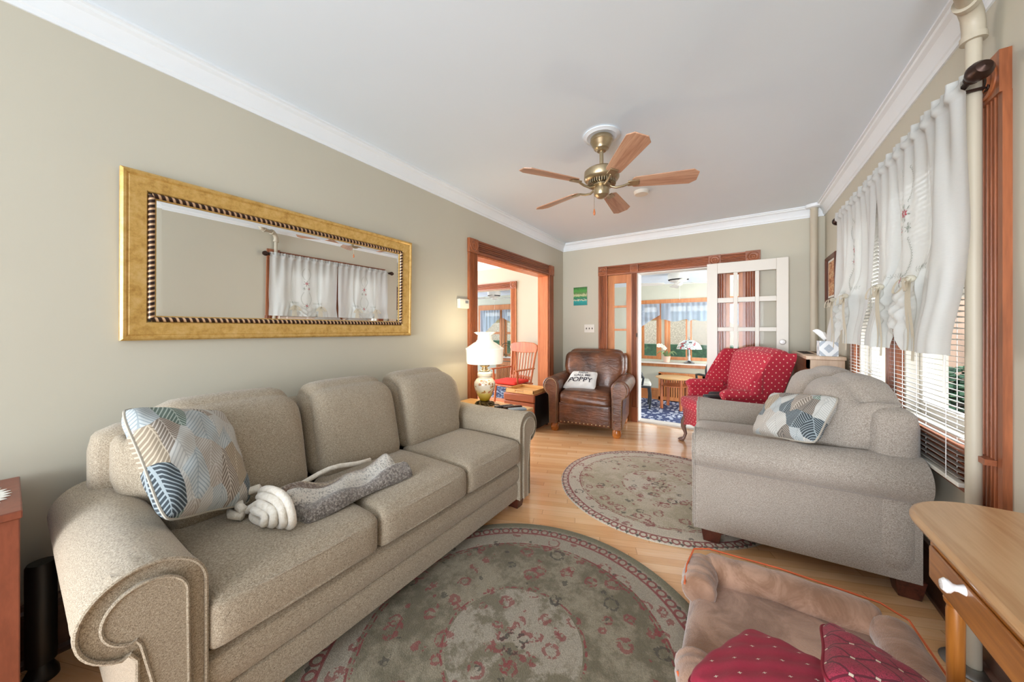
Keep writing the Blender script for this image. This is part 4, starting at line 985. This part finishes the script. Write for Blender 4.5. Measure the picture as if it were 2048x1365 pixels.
def sh(p, u):
    q = Vector(p); t = (u[2]+1)/2; k = (1-u[0]**2)*(1-u[2]**2)
    if p.y < 0: q.y -= .05*k**.6
    q.z += .06*(1-abs(u[0])**2)*t; q.y += .13*t; q.x *= 1+.10*t
    return q
rbox(B(), 0, .51, .69, .30, .07, .28, .06, 16, sh).build('backrest', 'red', wc, angle=70)
for sx in (-1, 1):
    b = B(); b.tube([(sx*.285, .05, .26), (sx*.30, .03, .21), (sx*.302, .025, .15), (sx*.292, .045, .08), (sx*.295, .03, .035), (sx*.31, .01, .012)], .03, 14, rf=lambda t: (1.1, 1.05, .8, .52, .5, .9)[min(5, int(t*5.01))])
    b.ball((sx*.312, .008, .014), .034, 8, sz=.4); b.build('cabriole_leg', plain('greyed_wood', '#7d6256', .35) if sx < 0 else 'walnut', wc, angle=80)
    B().cyl((sx*.28, .50, .26), (sx*.29, .57, 0), .022, .016).build('rear_leg', 'walnut', wc)
def slipper(x, y, z, rz, label):
    o = thing('slipper', label, 'slipper', (x, y, z), rz, 'dark slippers on the wing chair')
    def sh(p, u): q = Vector(p); q.x *= 1-.25*max(0, u[1])**2; q.z *= 1-.35*(u[1]+1)/2; return q
    rbox(B(), 0, 0, .035, .045, .13, .028, .027, 8, sh).build('upper', 'black2', o); rbox(B(), 0, 0, .006, .048, .135, .006, .006, 8, lambda p, u: Vector((p.x*(1-.25*max(0, u[1])**2), p.y, p.z))).build('sole', 'steel' if 0 else 'plastic', o)
slipper(-.10, 3.97, .514, 112, 'dark slipper on the red wing chair seat, the farther of two'); slipper(-.14, 3.79, .514, 118, 'dark slipper on the red wing chair seat, the nearer of two')

# ---------------------------------------------------------------- corner radiator cabinet with tissues
rc = thing('radiator_cabinet', 'pale wood radiator cabinet with slotted top behind the loveseat', 'cabinet', (.62, 4.03, 0))
b = B(); b.box(.505, XR-.035, 3.60, 4.38, .02, .955); b.build('body', 'pale', rc, world=True, bevel=.004)
b = B(); b.box(.492, .506, 3.60, 3.68, .02, .955); b.box(.492, .506, 4.30, 4.38, .02, .955); b.box(.492, .506, 3.60, 4.38, .88, .955); b.box(.492, .506, 3.60, 4.38, .02, .15)
for k in range(20): b.box(.495, .506, 3.69+k*.031, 3.705+k*.031, .15, .88)
b.build('slatted_side', 'trim', rc, world=True)
b = B(); b.box(.478, XR-.031, 3.575, 4.40, .955, .985); b.build('top', 'pale', rc, world=True, bevel=.005)
b = B()
for i in range(9):
    for j in (0, 1): b.box(.50+j*.11, .58+j*.11, 3.86+i*.05, 3.875+i*.05, .9845, .9865)
b.build('vent_slots', 'darkslot', rc, world=True, smooth=False)
def tissue(x, y, label):
    o = thing('tissue_box', label, 'tissue box', (x, y, .986), 0, 'patterned tissue boxes'); h = .056; b = B()
    for k, (fa, fb) in enumerate((((-h, -h), (h, -h)), ((h, -h), (h, h)), ((h, h), (-h, h)), ((-h, h), (-h, -h)))):
        b.grid(lambda u, v: (fa[0]+(fb[0]-fa[0])*u, fa[1]+(fb[1]-fa[1])*u, .12*v), 1, 1, uv=lambda u, v: (u, v))
    b.add([(-h, -h, .12), (h, -h, .12), (h, h, .12), (-h, h, .12)], [(0, 1, 2, 3)]); b.add([(-h, -h, 0), (h, -h, 0), (h, h, 0), (-h, h, 0)], [(3, 2, 1, 0)])
    b.build('box', 'tissuebox', o, smooth=False); return o
t1 = tissue(.62, 3.66, 'blue patterned tissue box on the radiator cabinet')
b = B().grid(lambda u, v: ((u-.5)*(.03+.05*v)-.05*v, .015*math.sin(u*7)*(1-v*.5), .118+.085*v+.012*math.sin(u*5)), 10, 8)
b.build('tissue', 'paper', t1, solid=.001, angle=180)
# heart-shaped pale card behind the box, seen in the mirror
# ---------------------------------------------------------------- wall things
def framed(name, label, cat, y0, y1, z0, z1, mat):
    o = thing(name, label, cat, (XR, (y0+y1)/2, (z0+z1)/2))
    rect_frame(B(), y0, y1, z0, z1, [(0, 0), (0, .02), (.01, .026), (.03, .018), (.038, .012), (.038, 0)], 'x', XR, -1).build('frame', 'bronze' if 0 else 'trimdark', o, world=True, angle=30)
    B().box(XR-.006, XR-.002, y0+.036, y1-.036, z0+.036, z1-.036).build('mat_board', 'cream', o, world=True, smooth=False)
    B().box(XR-.008, XR-.006, y0+.058, y1-.058, z0+.058, z1-.058).build('picture', mat, o, world=True, smooth=False)
M['trimdark'] = wood('dark_frame_wood', '#43231a', '#63382a', 'z')
framed('framed_print', 'small dark-framed sepia print on the window wall near the corner', 'picture', 4.00, 4.38, 1.455, 1.885, 'print')
b = B(); b.grid(lambda u, v: (-1.932+.202*u, D-.018, 1.54+.258*v), 1, 1, uv=lambda u, v: (u, v)); po_ = tag(B().box(-1.932, -1.73, D-.0175, D-.001, 1.54, 1.798).build('canvas_painting', 'white', smooth=False), 'small green and teal lakeside painting on the back wall', 'painting'); b.build('picture', 'landscape', po_, smooth=False)
sw = thing('light_switch', 'white triple light switch plate on the back wall beneath the small painting', 'light switch', (-1.70, D, 1.21))
rbox(B(), -1.70, D-.004, 1.212, .075, .004, .057, .003, 4).build('plate', 'white', sw, world=True)
for k in (-1, 0, 1): B().box(-1.70+k*.042-.005, -1.70+k*.042+.005, D-.016, D-.006, 1.200, 1.222).build('toggle', 'bronze', sw, world=True, bevel=.002)
th_ = thing('thermostat', 'cream wall thermostat left of the dining room opening', 'thermostat', (XL, 2.335, 1.435))
rbox(B(), XL+.018, 2.325, 1.435, .018, .068, .045, .008, 6).build('body', 'plastic', th_, world=True)
B().box(XL+.0355, XL+.037, 2.335, 2.375, 1.44, 1.465).build('display', 'steel', th_, world=True, smooth=False)
for k in range(2): B().box(XL+.0355, XL+.038, 2.30, 2.303, 1.41, 1.45).build('slider', 'cream', th_, world=True) if k == 0 else None

# ---------------------------------------------------------------- end table with lamp and remotes
et = thing('end_table', 'oak end table between the long sofa and the dining opening', 'table', (-1.72, 2.25, 0))
B().box(-2.05, -1.375, 2.105, 2.385, .535, .56).build('top', 'maple', et, world=True, bevel=.006)
B().box(-2.03, -1.40, 2.125, 2.365, .42, .535).build('apron', 'reddish', et, world=True, bevel=.003)
for x in (-2.01, -1.42):
    for y in (2.14, 2.35): B().box(x-.02, x+.02, y-.02+.0, y+.015, 0, .42).build('leg', 'reddish', et, world=True, bevel=.003)
B().box(-2.01, -1.42, 2.14, 2.35, .14, .16).build('shelf', 'reddish', et, world=True, bevel=.003)
lx, ly, lz = -1.765, 2.235, .56
la = thing('hurricane_lamp', 'glass hurricane lamp with white ruffled shade and floral vase base, lit', 'lamp', (lx, ly, lz))
def L(prof, name, mat, n=40, par=None, ang=40): return B().lathe(prof, n).build(name, mat, par or la, angle=ang)
fb = B(); fb.lathe([(.001, .012), (.055, .012), (.06, .02), (.05, .03), (.042, .036), (.001, .038)], 32)
for k in range(8):
    a = 2*math.pi*k/8; fb.ball((.068*math.cos(a), .068*math.sin(a), .011), .017, 6, sz=.62); fb.tube([(.05*math.cos(a), .05*math.sin(a), .028), (.075*math.cos(a+.2), .075*math.sin(a+.2), .020), (.085*math.cos(a+.35), .085*math.sin(a+.35), .006)], .005, 6)
fb.build('metal_base', 'dkmetal', la)
L([(.030, .036), (.040, .040), (.052, .065), (.078, .12), (.090, .165), (.088, .195), (.070, .222), (.052, .232), (.050, .242), (.062, .252), (.062, .270), (.048, .282), (.03, .286)], 'vase', 'vase')
L([(.034, .284), (.046, .288), (.046, .294), (.030, .298), (.030, .306), (.022, .31), (.022, .32), (.036, .325), (.044, .335), (.044, .352), (.03, .356)], 'burner', 'brass')
L([(.026, .352), (.034, .37), (.036, .40), (.026, .44), (.022, .50), (.022, .63)], 'chimney', 'glass')
L([(.148, .355), (.150, .352), (.152, .358), (.155, .38), (.156, .44), (.158, .466), (.162, .474), (.160, .482), (.150, .487), (.13, .500), (.095, .525), (.075, .535), (.070, .545), (.062, .552), (.060, .580), (.056, .588)], 'shade', 'opal')
rf_ = B().grid(lambda u, v: ((.056+(.026+.012*math.sin(u*2*math.pi*12))*v)*math.cos(u*2*math.pi), (.056+(.026+.012*math.sin(u*2*math.pi*12))*v)*math.sin(u*2*math.pi), .588+.026*v), 96, 5, cu=True); rf_.build('ruffle', 'opal', la, angle=180)
B().tube([(.075, .0, .01), (.12, .03, .012), (.16, .01, .008), (.19, .05, .006)], .0035, 6).build('cord', 'black', la)
pl = bpy.data.lights.new('hurricane_lamp_bulb', 'POINT'); pl.energy = 5; pl.color = (1, .86, .62); pl.shadow_soft_size = .05
plo = bpy.data.objects.new('hurricane_lamp_bulb', pl); plo.location = (lx, ly, lz+.33); col.objects.link(plo)
pl = bpy.data.lights.new('hurricane_lamp_bulb_upper', 'POINT'); pl.energy = 2.5; pl.color = (1, .84, .58); pl.shadow_soft_size = .04
plo = bpy.data.objects.new('hurricane_lamp_bulb_upper', pl); plo.location = (lx, ly, lz+.66); col.objects.link(plo)
def remote(x, y, rz, mat, label):
    o = thing('remote_control', label, 'remote control', (x, y, .56), rz, 'remotes on the end table'); rbox(B(), 0, 0, .010, .022, .08, .009, .006, 6).build('case', mat, o)
    k_ = B()
    for i in range(3):
        for j in range(6): k_.box(-.014+i*.011, -.008+i*.011, -.06+j*.018, -.05+j*.018, .018, .0205)
    k_.build('buttons', 'steel', o, smooth=False)
remote(-1.57, 2.24, -28, 'black', 'black remote control on the end table, nearest the lamp'); remote(-1.50, 2.26, -32, 'bronze', 'dark brown remote control in the middle of the end table')
tag(rbox(B(), 0, 0, .008, .035, .07, .007, .004, 5).build('glasses_case', plain('blue_grey_case', '#8fa3b5', .5), loc=(-1.435, 2.23, .56)), 'blue-grey flat case at the front edge of the end table', 'case')
bpy.data.objects['glasses_case'].rotation_euler.z = R(-40)
# storage ottoman and tray
ot = thing('storage_ottoman', 'tan leather storage ottoman with dark side in the dining opening', 'ottoman', (-2.16, 3.59, 0))
B().box(-2.375, -1.945, 3.385, 3.80, .03, .33).build('body', 'ottoman', ot, world=True, bevel=.008)
B().box(-2.38, -1.94, 3.38, 3.805, .335, .425).build('lid', 'ottoman', ot, world=True, bevel=.015)
B().box(-1.945, -1.938, 3.40, 3.79, .03, .42).build('side_panel', 'black', ot, world=True, bevel=.002)
for x in (-2.34, -1.98):
    for y in (3.42, 3.765): B().cyl((x, y, 0), (x, y, .035), .018).build('foot', 'black', ot, world=True)
tr = thing('serving_tray', 'light wooden serving tray with handle slots on the ottoman', 'tray', (-2.16, 3.59, .426))
B().box(-2.36, -1.96, 3.40, 3.78, .427, .437).build('base', 'maple', tr, world=True, bevel=.002)
b = B(); b.box(-2.36, -1.96, 3.766, 3.78, .437, .475); b.box(-2.36, -2.346, 3.40, 3.78, .437, .475); b.box(-1.974, -1.96, 3.40, 3.78, .437, .475)
b.box(-2.36, -2.22, 3.40, 3.414, .437, .475); b.box(-2.10, -1.96, 3.40, 3.414, .437, .475); b.box(-2.22, -2.10, 3.40, 3.414, .437, .446); b.box(-2.22, -2.10, 3.40, 3.414, .463, .475); b.build('rim', 'maple', tr, world=True, bevel=.003)

# ---------------------------------------------------------------- rocking chair in the dining room
rk = thing('rocking_chair', 'orange-stained wooden rocking chair with spindle back in the dining room', 'rocking chair', (-2.68, 4.02, 0), -6)
rbox(B(), 0, .02, .41, .22, .21, .018, .015, 6).build('seat', 'reddish', rk)
for k in range(7):
    x = -.15+k*.05; B().tube([(x*.9, .20, .47), (x, .24, .62), (x*1.05, .27, .80), (x*1.08, .29, .88)], .008, 8, rf=lambda t: 1+.3*math.sin(t*9)).build('spindle', 'reddish', rk)
for sx in (-1, 1):
    B().tube([(sx*.19, .20, .42), (sx*.20, .24, .62), (sx*.215, .27, .80), (sx*.225, .29, .90)], .015, 10, rf=lambda t: 1+.18*math.sin(t*22)).build('back_post', 'reddish', rk)
    B().tube([(sx*.20, -.45+.1*k, .03+.0016*abs(k-5)**2.2) for k in range(11)], .017, 8).build('rocker', 'reddish', rk)
    for y in (-.15, .18): B().tube([(sx*.17, y, .40), (sx*.195, y*1.15, .05)], .015, 10, rf=lambda t: 1+.2*math.sin(t*14)).build('leg', 'reddish', rk)
    B().box(sx*.22-.025, sx*.22+.025, -.20, .24, .62, .64).build('armrest', 'reddish', rk, bevel=.01); B().cyl((sx*.22, -.14, .42), (sx*.22, -.15, .62), .013, n=10).build('arm_post', 'reddish', rk)
b = B(); b.extr([(-.24, .86), (-.20, .86), (0, .845), (.20, .86), (.24, .86), (.26, .92), (.25, .97), (.18, 1.0), (0, 1.01), (-.18, 1.0), (-.25, .97), (-.26, .92)], .27, .295, 'y'); b.build('crest_rail', 'reddish', rk, bevel=.006)
b = B(); b.extr([(-.20, .455), (.20, .455), (.20, .505), (0, .52), (-.20, .505)], .205, .225, 'y'); b.build('lower_rail', 'reddish', rk, bevel=.004)
o = tag(rbox(B(), 0, 0, .022, .20, .19, .02, .02, 10, lambda p, u: Vector((p.x, p.y, p.z+.012*(1-u[0]**2)*(1-u[1]**2)))).build('seat_cushion', 'redplain', loc=(-2.68, 3.99, .43)), 'bright red tufted cushion on the rocking chair', 'cushion')

# ---------------------------------------------------------------- porch furniture
def half_round_table():
    o = thing('side_table', 'round wooden table with shelf on the porch, seen through the back opening', 'table', (-.90, 6.55, SF))
    B().lathe([(.001, .53), (.29, .53), (.305, .54), (.305, .55), (.29, .556), (.001, .556)], 40).build('top', 'maple', o, angle=30)
    B().lathe([(.001, .40), (.24, .40), (.24, .415), (.001, .415)], 32).build('shelf', 'reddish', o, angle=30)
    for k in range(4):
        a = R(35+90*k); B().box(-.02, .02, -.02, .02, 0, .53, Matrix.Translation((.225*math.cos(a), .225*math.sin(a), 0))@Matrix.Rotation(a, 4, 'Z')).build('leg', 'reddish', o, bevel=.003)
    return o
half_round_table()
def dark_chair(x, y, rz, label):
    o = thing('oval_back_chair', label, 'chair', (x, y, SF), rz, 'dark oval-back porch chairs')
    rbox(B(), 0, 0, .44, .24, .23, .04, .035, 8).build('seat', plain('ivory_upholstery', '#dcdccf', .8) if 'ivory' not in M else M['ivory'], o)
    B().box(-.24, .24, -.22, .22, .37, .41).build('apron', 'black2', o, bevel=.01)
    for sx in (-1, 1):
        B().tube([(sx*.22, -.20, .40), (sx*.21, -.22, .2), (sx*.20, -.20, 0)], .022, 10, rf=lambda t: 1.1-.5*t).build('leg', 'black2', o)
        B().tube([(sx*.20, .20, .40), (sx*.20, .24, .2), (sx*.20, .30, 0)], .020, 10, rf=lambda t: 1.1-.4*t).build('leg', 'black2', o)
        B().tube([(sx*.20, .26, .66), (sx*.27, .10, .66), (sx*.27, -.05, .64), (sx*.25, -.10, .55), (sx*.23, -.08, .42)], .018, 10).build('arm', 'black2', o)
    ov = B().tube([(.21*math.cos(a), .26+.05*math.sin(a), .74+.24*math.sin(a)) for a in [2*math.pi*k/28 for k in range(28)]], .02, 10, closed=True); bk = ov.build('back_frame', 'black2', o)
    B().grid(lambda u, v: (.19*(2*u-1)*math.sqrt(max(0, 1-(2*v-1)**2)), .24+.05*(2*v-1)-.02, .74+.22*(2*v-1)), 10, 14).build('back_pad', plain('ivory_upholstery', '#dcdccf', .8), bk, solid=.02)
    B().tube([(0, .22, .42), (0, .24, .50)], .02, 8).build('back_post', 'black2', bk)
dark_chair(-1.49, 6.35, 105, 'dark oval-back armchair with ivory seat left of the round porch table'); dark_chair(-.27, 6.45, 200, 'dark oval-back armchair right of the round porch table')
def slat_cover(x0, x1, z1, label, n):
    o = thing('radiator_cover', label, 'radiator cover', ((x0+x1)/2, SY-.12, SF), group='slatted porch radiator covers'); b = B()
    b.box(x0, x1, SY-.14, SY-.11, z1-.07, z1); b.box(x0, x1, SY-.14, SY-.11, SF+.02, SF+.09); b.box(x0, x0+.05, SY-.14, SY-.11, SF, z1); b.box(x1-.05, x1, SY-.14, SY-.11, SF, z1)
    for k in range(n): xx = x0+.05+(x1-x0-.1)*(k+.5)/n; b.box(xx-.014, xx+.014, SY-.135, SY-.115, SF+.09, z1-.07)
    b.box(x0, x1, SY-.14, SY-.06, z1, z1+.02); b.build('slatted_front', 'pine', o, world=True, bevel=.002)
    B().box(x0+.01, x1-.01, SY-.10, SY-.07, SF+.01, z1-.01).build('dark_interior', 'darkslot', o, world=True, smooth=False)
slat_cover(-1.25, -.45, .34, 'slatted wooden radiator cover under the porch window behind the round table', 17); slat_cover(-5.20, -4.3, .34, 'slatted wooden radiator cover under the porch window beyond the dining room', 18)
tl = thing('stained_glass_lamp', 'leaded glass table lamp on the porch window sill', 'lamp', (-.715, 7.06, .56))
B().lathe([(.001, 0), (.09, .002), (.095, .015), (.06, .03), (.03, .05), (.022, .09), (.03, .13), (.016, .16), (.013, .32), (.001, .33)], 28).build('base', 'steel', tl)
B().lathe([(.215, .27), (.21, .28), (.19, .335), (.15, .385), (.09, .425), (.03, .44), (.001, .442)], 40).build('shade', 'tiffany', tl, solid=.003)
B().lathe([(.001, .50), (.008, .49), (.006, .47), (.012, .455), (.001, .44)], 12).build('finial', 'steel', tl)
orc = thing('orchid', 'white orchid in a pink pot on the porch window sill', 'orchid', (-1.10, 7.05, .56))
B().lathe([(.001, 0), (.05, .002), (.07, .11), (.074, .12), (.066, .12), (.06, .10), (.001, .10)], 24).build('pot', 'pinkcer', orc)
for k in range(5):
    a = k*1.3+.4
    def lf(u, v, a=a):
        r = .02+.16*u; wv = .025*math.sin(math.pi*min(.98, u+.05))*(2*v-1); return (r*math.cos(a)-wv*math.sin(a), r*math.sin(a)+wv*math.cos(a), .11+.11*math.sin(u*2.6)-.02*abs(2*v-1))
    B().grid(lf, 8, 4).build('leaf', 'leafg', orc, solid=.002)
B().tube([(0, 0, .10), (-.02, 0, .22), (-.05, 0, .33), (-.10, 0, .36)], .003, 6).build('stem', 'leafg', orc)
for k in range(6):
    b = B(); cx, cz = -.03-.025*k+.02*math.sin(k*3), .27+.03*k-.004*k*k
    for j in range(5): a = j*1.2566; b.ball((cx+.022*math.cos(a), -.02+.01*math.sin(k), cz+.022*math.sin(a)), .018, 5, sy=.35)
    b.build('flower', 'petal', orc)
tag(B().lathe([(.001, 0), (.03, .0), (.01, .02), (.008, .04), (.001, .04)], 14).build('window_ornament', 'dkmetal', loc=(-4.93, 7.12, .485)), 'round wire ornament on the far porch sill seen through the dining room', 'ornament')
B().tube([(.16*math.cos(a), 0, .20+.16*math.sin(a)) for a in [2*math.pi*k/30 for k in range(30)]], .009, 8, closed=True).tube([(.10*math.cos(a), 0, .18+.12*math.sin(a)) for a in [2*math.pi*k/30 for k in range(30)]], .006, 8, closed=True).build('ring', 'dkmetal', bpy.data.objects['window_ornament'])
# blue valances
def valance(xa, xb, zt, zfn, label, seed):
    o = B().grid(lambda u, v: (xa+(xb-xa)*u, SY-.05+.006*math.sin(u*(xb-xa)*70+seed)+.012*math.sin(u*31+seed)*v, zt+.03-(zt+.03-zfn(u))*v), 120, 20).build('blue_valance', 'blue', angle=180)
    tag(o, label, 'valance', 'sheer blue porch valances')
valance(-1.72, -1.24, 1.68, lambda u: 1.12+.36*u**.8, 'sheer blue swag valance at the left end of the porch windows', .3)
valance(-1.22, -.25, 1.68, lambda u: 1.40-.05*math.sin(u*math.pi*2.0)**2-.04*math.exp(-((u-.52)/.04)**2), 'sheer blue scalloped valance over the middle porch window', 1.3)
valance(-.23, .35, 1.68, lambda u: 1.45-.32*u**.8, 'sheer blue swag valance at the right end of the porch windows', 2.3)
valance(-5.80, -5.14, 1.68, lambda u: .96+.54*u**.9, 'sheer blue swag valance seen through the dining room, left window', 3.3)
valance(-5.06, -4.4, 1.68, lambda u: 1.50-.3*u, 'sheer blue swag valance seen through the dining room, right window', 4.3)

# ---------------------------------------------------------------- foreground: oak table, pet bed, red cushions
ok = thing('console_table', 'oak console table with rounded corner and drawer in the right foreground', 'table', (.55, 1.1, 0))
def topoutline(x0, x1, y0, y1, r, n=14):
    pts = [(x1, y0), (x1, y1)]
    for k in range(n+1): a = R(90+90*k/n); pts.append((x0+r+r*math.cos(a), y1-r+r*math.sin(a)))
    pts += [(x0, y0)]
    return pts
TZ = .715
b = B(); b.extr(topoutline(.385, XR-.035, .35, 1.49, .19), TZ-.022, TZ, 'z'); b.build('top', 'oaktop', ok, world=True, bevel=.009)
b = B(); b.extr(topoutline(.402, XR-.04, .36, 1.46, .17), TZ-.034, TZ-.022, 'z'); b.build('top_moulding', 'oak', ok, world=True, bevel=.004)
b = B(); b.extr(topoutline(.425, XR-.06, .38, 1.42, .12), TZ-.16, TZ-.034, 'z'); b.build('apron', 'oak', ok, world=True, bevel=.003)
dr_ = B().box(.412, .43, .86, 1.30, TZ-.150, TZ-.045).build('drawer', 'oak', ok, world=True, bevel=.006)
B().box(.406, .413, .875, 1.285, TZ-.138, TZ-.057).build('drawer_panel', 'oak', dr_, bevel=.004)
kb = B().lathe([(.001, 0), (.011, .0), (.007, .010), (.008, .016), (.014, .022), (.015, .027), (.010, .033), (.001, .034)], 20, (0, 0, 0), 'x').xf(Matrix.Translation((.406, 1.125, TZ-.070))@Matrix.Diagonal((-1, 1, 1, 1))); kb.build('knob', 'porcelain', dr_)
for x, y in ((.455, 1.30), (.455, .42), (.66, 1.30), (.66, .42)):
    B().lathe([(.001, 0), (.010, 0), (.012, .02), (.010, .05), (.0145, .30), (.016, .50), (.014, .512), (.019, .52), (.020, .528), (.013, .536), (.012, .55), (.017, .556), (.018, .565), (.018, .60)], 20, (x, y, 0)).build('leg', 'oakleg', ok, world=True, angle=30)
pb = thing('pet_bed', 'brown plush bolster pet bed with orange piping on the floor', 'pet bed', (.17, 1.40, 0))
rbox(B(), .17, 1.38, .062, .325, .36, .055, .04, 16, lambda p, u: Vector((p.x, p.y, p.z+(.02*(1-u[0]**2)*(1-u[1]**2)+.005*math.sin(u[0]*9+u[1]*5) if p.z > 0 else 0)))).build('mattress', 'plush', pb, world=True)
def bolster(pts, name='bolster'):
    b = B(); n_ = 24; P_ = []
    for k in range(n_+1):
        q = k/n_*(len(pts)-1); i = min(int(q), len(pts)-2); P_.append(Vector(pts[i]).lerp(Vector(pts[i+1]), q-i))
    b.tube(P_, .062, 18, rf=lambda t: min(1, .62+(min(t, 1-t)*22))**.5*(1+.03*math.sin(t*25))); return b.build(name, 'plush', pb, world=True, angle=70)
bo = bolster([(-.105, 1.70, .15), (.15, 1.72, .155), (.43, 1.72, .15)]); bolster([(-.115, 1.69, .15), (-.125, 1.60, .155), (-.12, 1.52, .15)]); bolster([(.45, 1.70, .15), (.46, 1.45, .155), (.455, 1.15, .15)])
bolster([(-.10, 1.20, .135), (-.09, 1.13, .14), (-.02, 1.08, .13)])
pb.location.z += .0
pip = plain('orange_piping', '#d9683a', .7)
B().tube([(-.125, 1.09, .15), (-.145, 1.12, .165)], .0035, 6).tube([(-.168, 1.50, .18), (-.170, 1.60, .20), (-.155, 1.72, .205), (-.10, 1.765, .20), (.15, 1.775, .205), (.44, 1.765, .20), (.50, 1.72, .195), (.515, 1.5, .19), (.51, 1.2, .17)], .0035, 6).build('piping', pip, pb, world=True)
pillow4((.04, 1.285, .26), (.30, 1.17, .30), (.13, .90, .33), (-.12, .98, .27), .09, 'reduv', 'box_cushion', 'red dotted box cushion with piped edge lying in the pet bed', 'cushion', 'red cushions in the pet bed', nrm_sign=-1, flat=True, seam='redpipe')
pillow4((.20, 1.32, .35), (.56, 1.20, .24), (.50, .94, .30), (.15, .98, .44), .14, 'redt', 'velvet_cushion', 'red trellis-patterned cushion with small white crosses in the pet bed', 'cushion', 'red cushions in the pet bed', nrm_sign=-1, seam='redpipe')
# left edge: dresser, doily, tower speaker
ds = thing('dresser', 'reddish-brown wooden dresser at the left edge of the room', 'dresser', (-1.88, -.35, 0))
B().box(-2.07, -1.69, -.80, .018, .02, .665).build('body', 'cherry', ds, world=True, bevel=.003); B().box(-2.075, -1.68, -.81, .022, .665, .688).build('top', 'cherry', ds, world=True, bevel=.003)
do = B(); n_ = 40
do.extr([((-1.88)+(.17+.008*math.cos(k*math.pi))*math.cos(2*math.pi*k/80), -.172+(.17+.008*math.cos(k*math.pi))*math.sin(2*math.pi*k/80)) for k in range(80)], .6885, .6905, 'z')
tag(do.build('doily', 'doily', smooth=False), 'round white lace doily with scalloped edge on the dresser', 'doily')
sp = thing('tower_speaker', 'slim black cylindrical tower speaker beside the dresser', 'speaker', (-1.985, .062, 0))
B().lathe([(.001, .40), (.030, .40), (.034, .392), (.034, .06), (.001, .06)], 28).build('cabinet', 'black', sp); B().lathe([(.001, .06), (.02, .06), (.038, .02), (.040, 0), (.001, 0)], 28).build('base', 'black', sp)

# ---------------------------------------------------------------- outdoors
struct(B().box(-16, 12, SY+.16, 30, -.72, -.6).build('ground', 'grass', smooth=False))
struct(B().box(XR+.16, 9, -4, SY-.6, -.72, -.6).build('ground_side', 'concrete', smooth=False))
tag(B().box(-14, 5, 9.6, 9.9, -.6, .80).build('garden_hedge', 'hedge', smooth=False), 'dark green fence screen beyond the porch windows', 'hedge')
tag(B().box(-14, 5, 10.6, 10.64, -.6, 1.45).build('lattice_fence', 'chain', smooth=False), 'beige lattice fence behind the green screen', 'fence')
hs = thing('neighbour_house', 'cream neighbouring house with pale roof beyond the porch', 'house', (-6, 15, -.6))
B().box(-16, 6, 14, 18, -.6, 1.9).build('wall', 'siding', hs, world=True, smooth=False)
b = B(); b.extr([(13.4, 1.85), (18.6, 1.85), (16, 3.4)], -16.4, 6.4, 'x'); b.build('roof', 'roof', hs, world=True, smooth=False)
hs = thing('side_house', 'salmon-sided neighbouring house seen through the side blinds', 'house', (5.5, 4, -.6))
b = B(); b.box(4.6, 8, -1, 8.5, -.6, 4.5)
for k in range(30): b.box(4.585, 4.6, -1, 8.5, -.5+k*.16, -.49+k*.16+.12)
b.build('wall', 'pinksiding', hs, world=True, smooth=False)
for y in (2.6, 5.2): B().box(4.56, 4.62, y, y+.9, .5, 1.9).build('window', 'darkslot', hs, world=True, smooth=False)
struct(B().box(XR+.15, 2.2, D, D+.15, -.6, 2.2).build('wall_porch_outside', 'pinksiding', smooth=False))
b = B(); b.box(XR+.15, 2.2, D-.06, D, -.6, .62); b.box(XR+.15, 2.2, D-.08, D, .62, .66); struct(b.build('trim_porch_outside', 'stone', smooth=False))
for k, (x, y) in enumerate(((.96, 4.12), (1.25, 4.05))):
    o = thing('porch_post', ['white porch post outside the side window, nearer the radiator cabinet', 'white porch post outside the side window, nearer the pipe'][k], 'post', (x, y, -.6), group='white posts outside the side windows')
    B().box(-.035, .035, -.035, .035, 0, 2.9).build('shaft', 'white', o, bevel=.006); B().box(-.05, .05, -.05, .05, 0, .12).build('base', 'white', o, bevel=.005)
b = B(); random.seed(3)
for k in range(420):
    a = random.random(); p = (1.20+.75*a, 4.22+.13*(random.random()-.5), .55+.36*random.random()); b.ball(p, .022+.02*random.random(), 3, sz=.5)
sb = b.build('shrub_leaves', 'hedge', smooth=False); tag(sb, 'low green shrub outside the side window next to the white post', 'shrub')
B().tube([(1.3, 4.22, -.6), (1.35, 4.22, .6)], .02, 6).tube([(1.7, 4.22, -.6), (1.65, 4.22, .6)], .02, 6).build('stem', 'deck', sb)
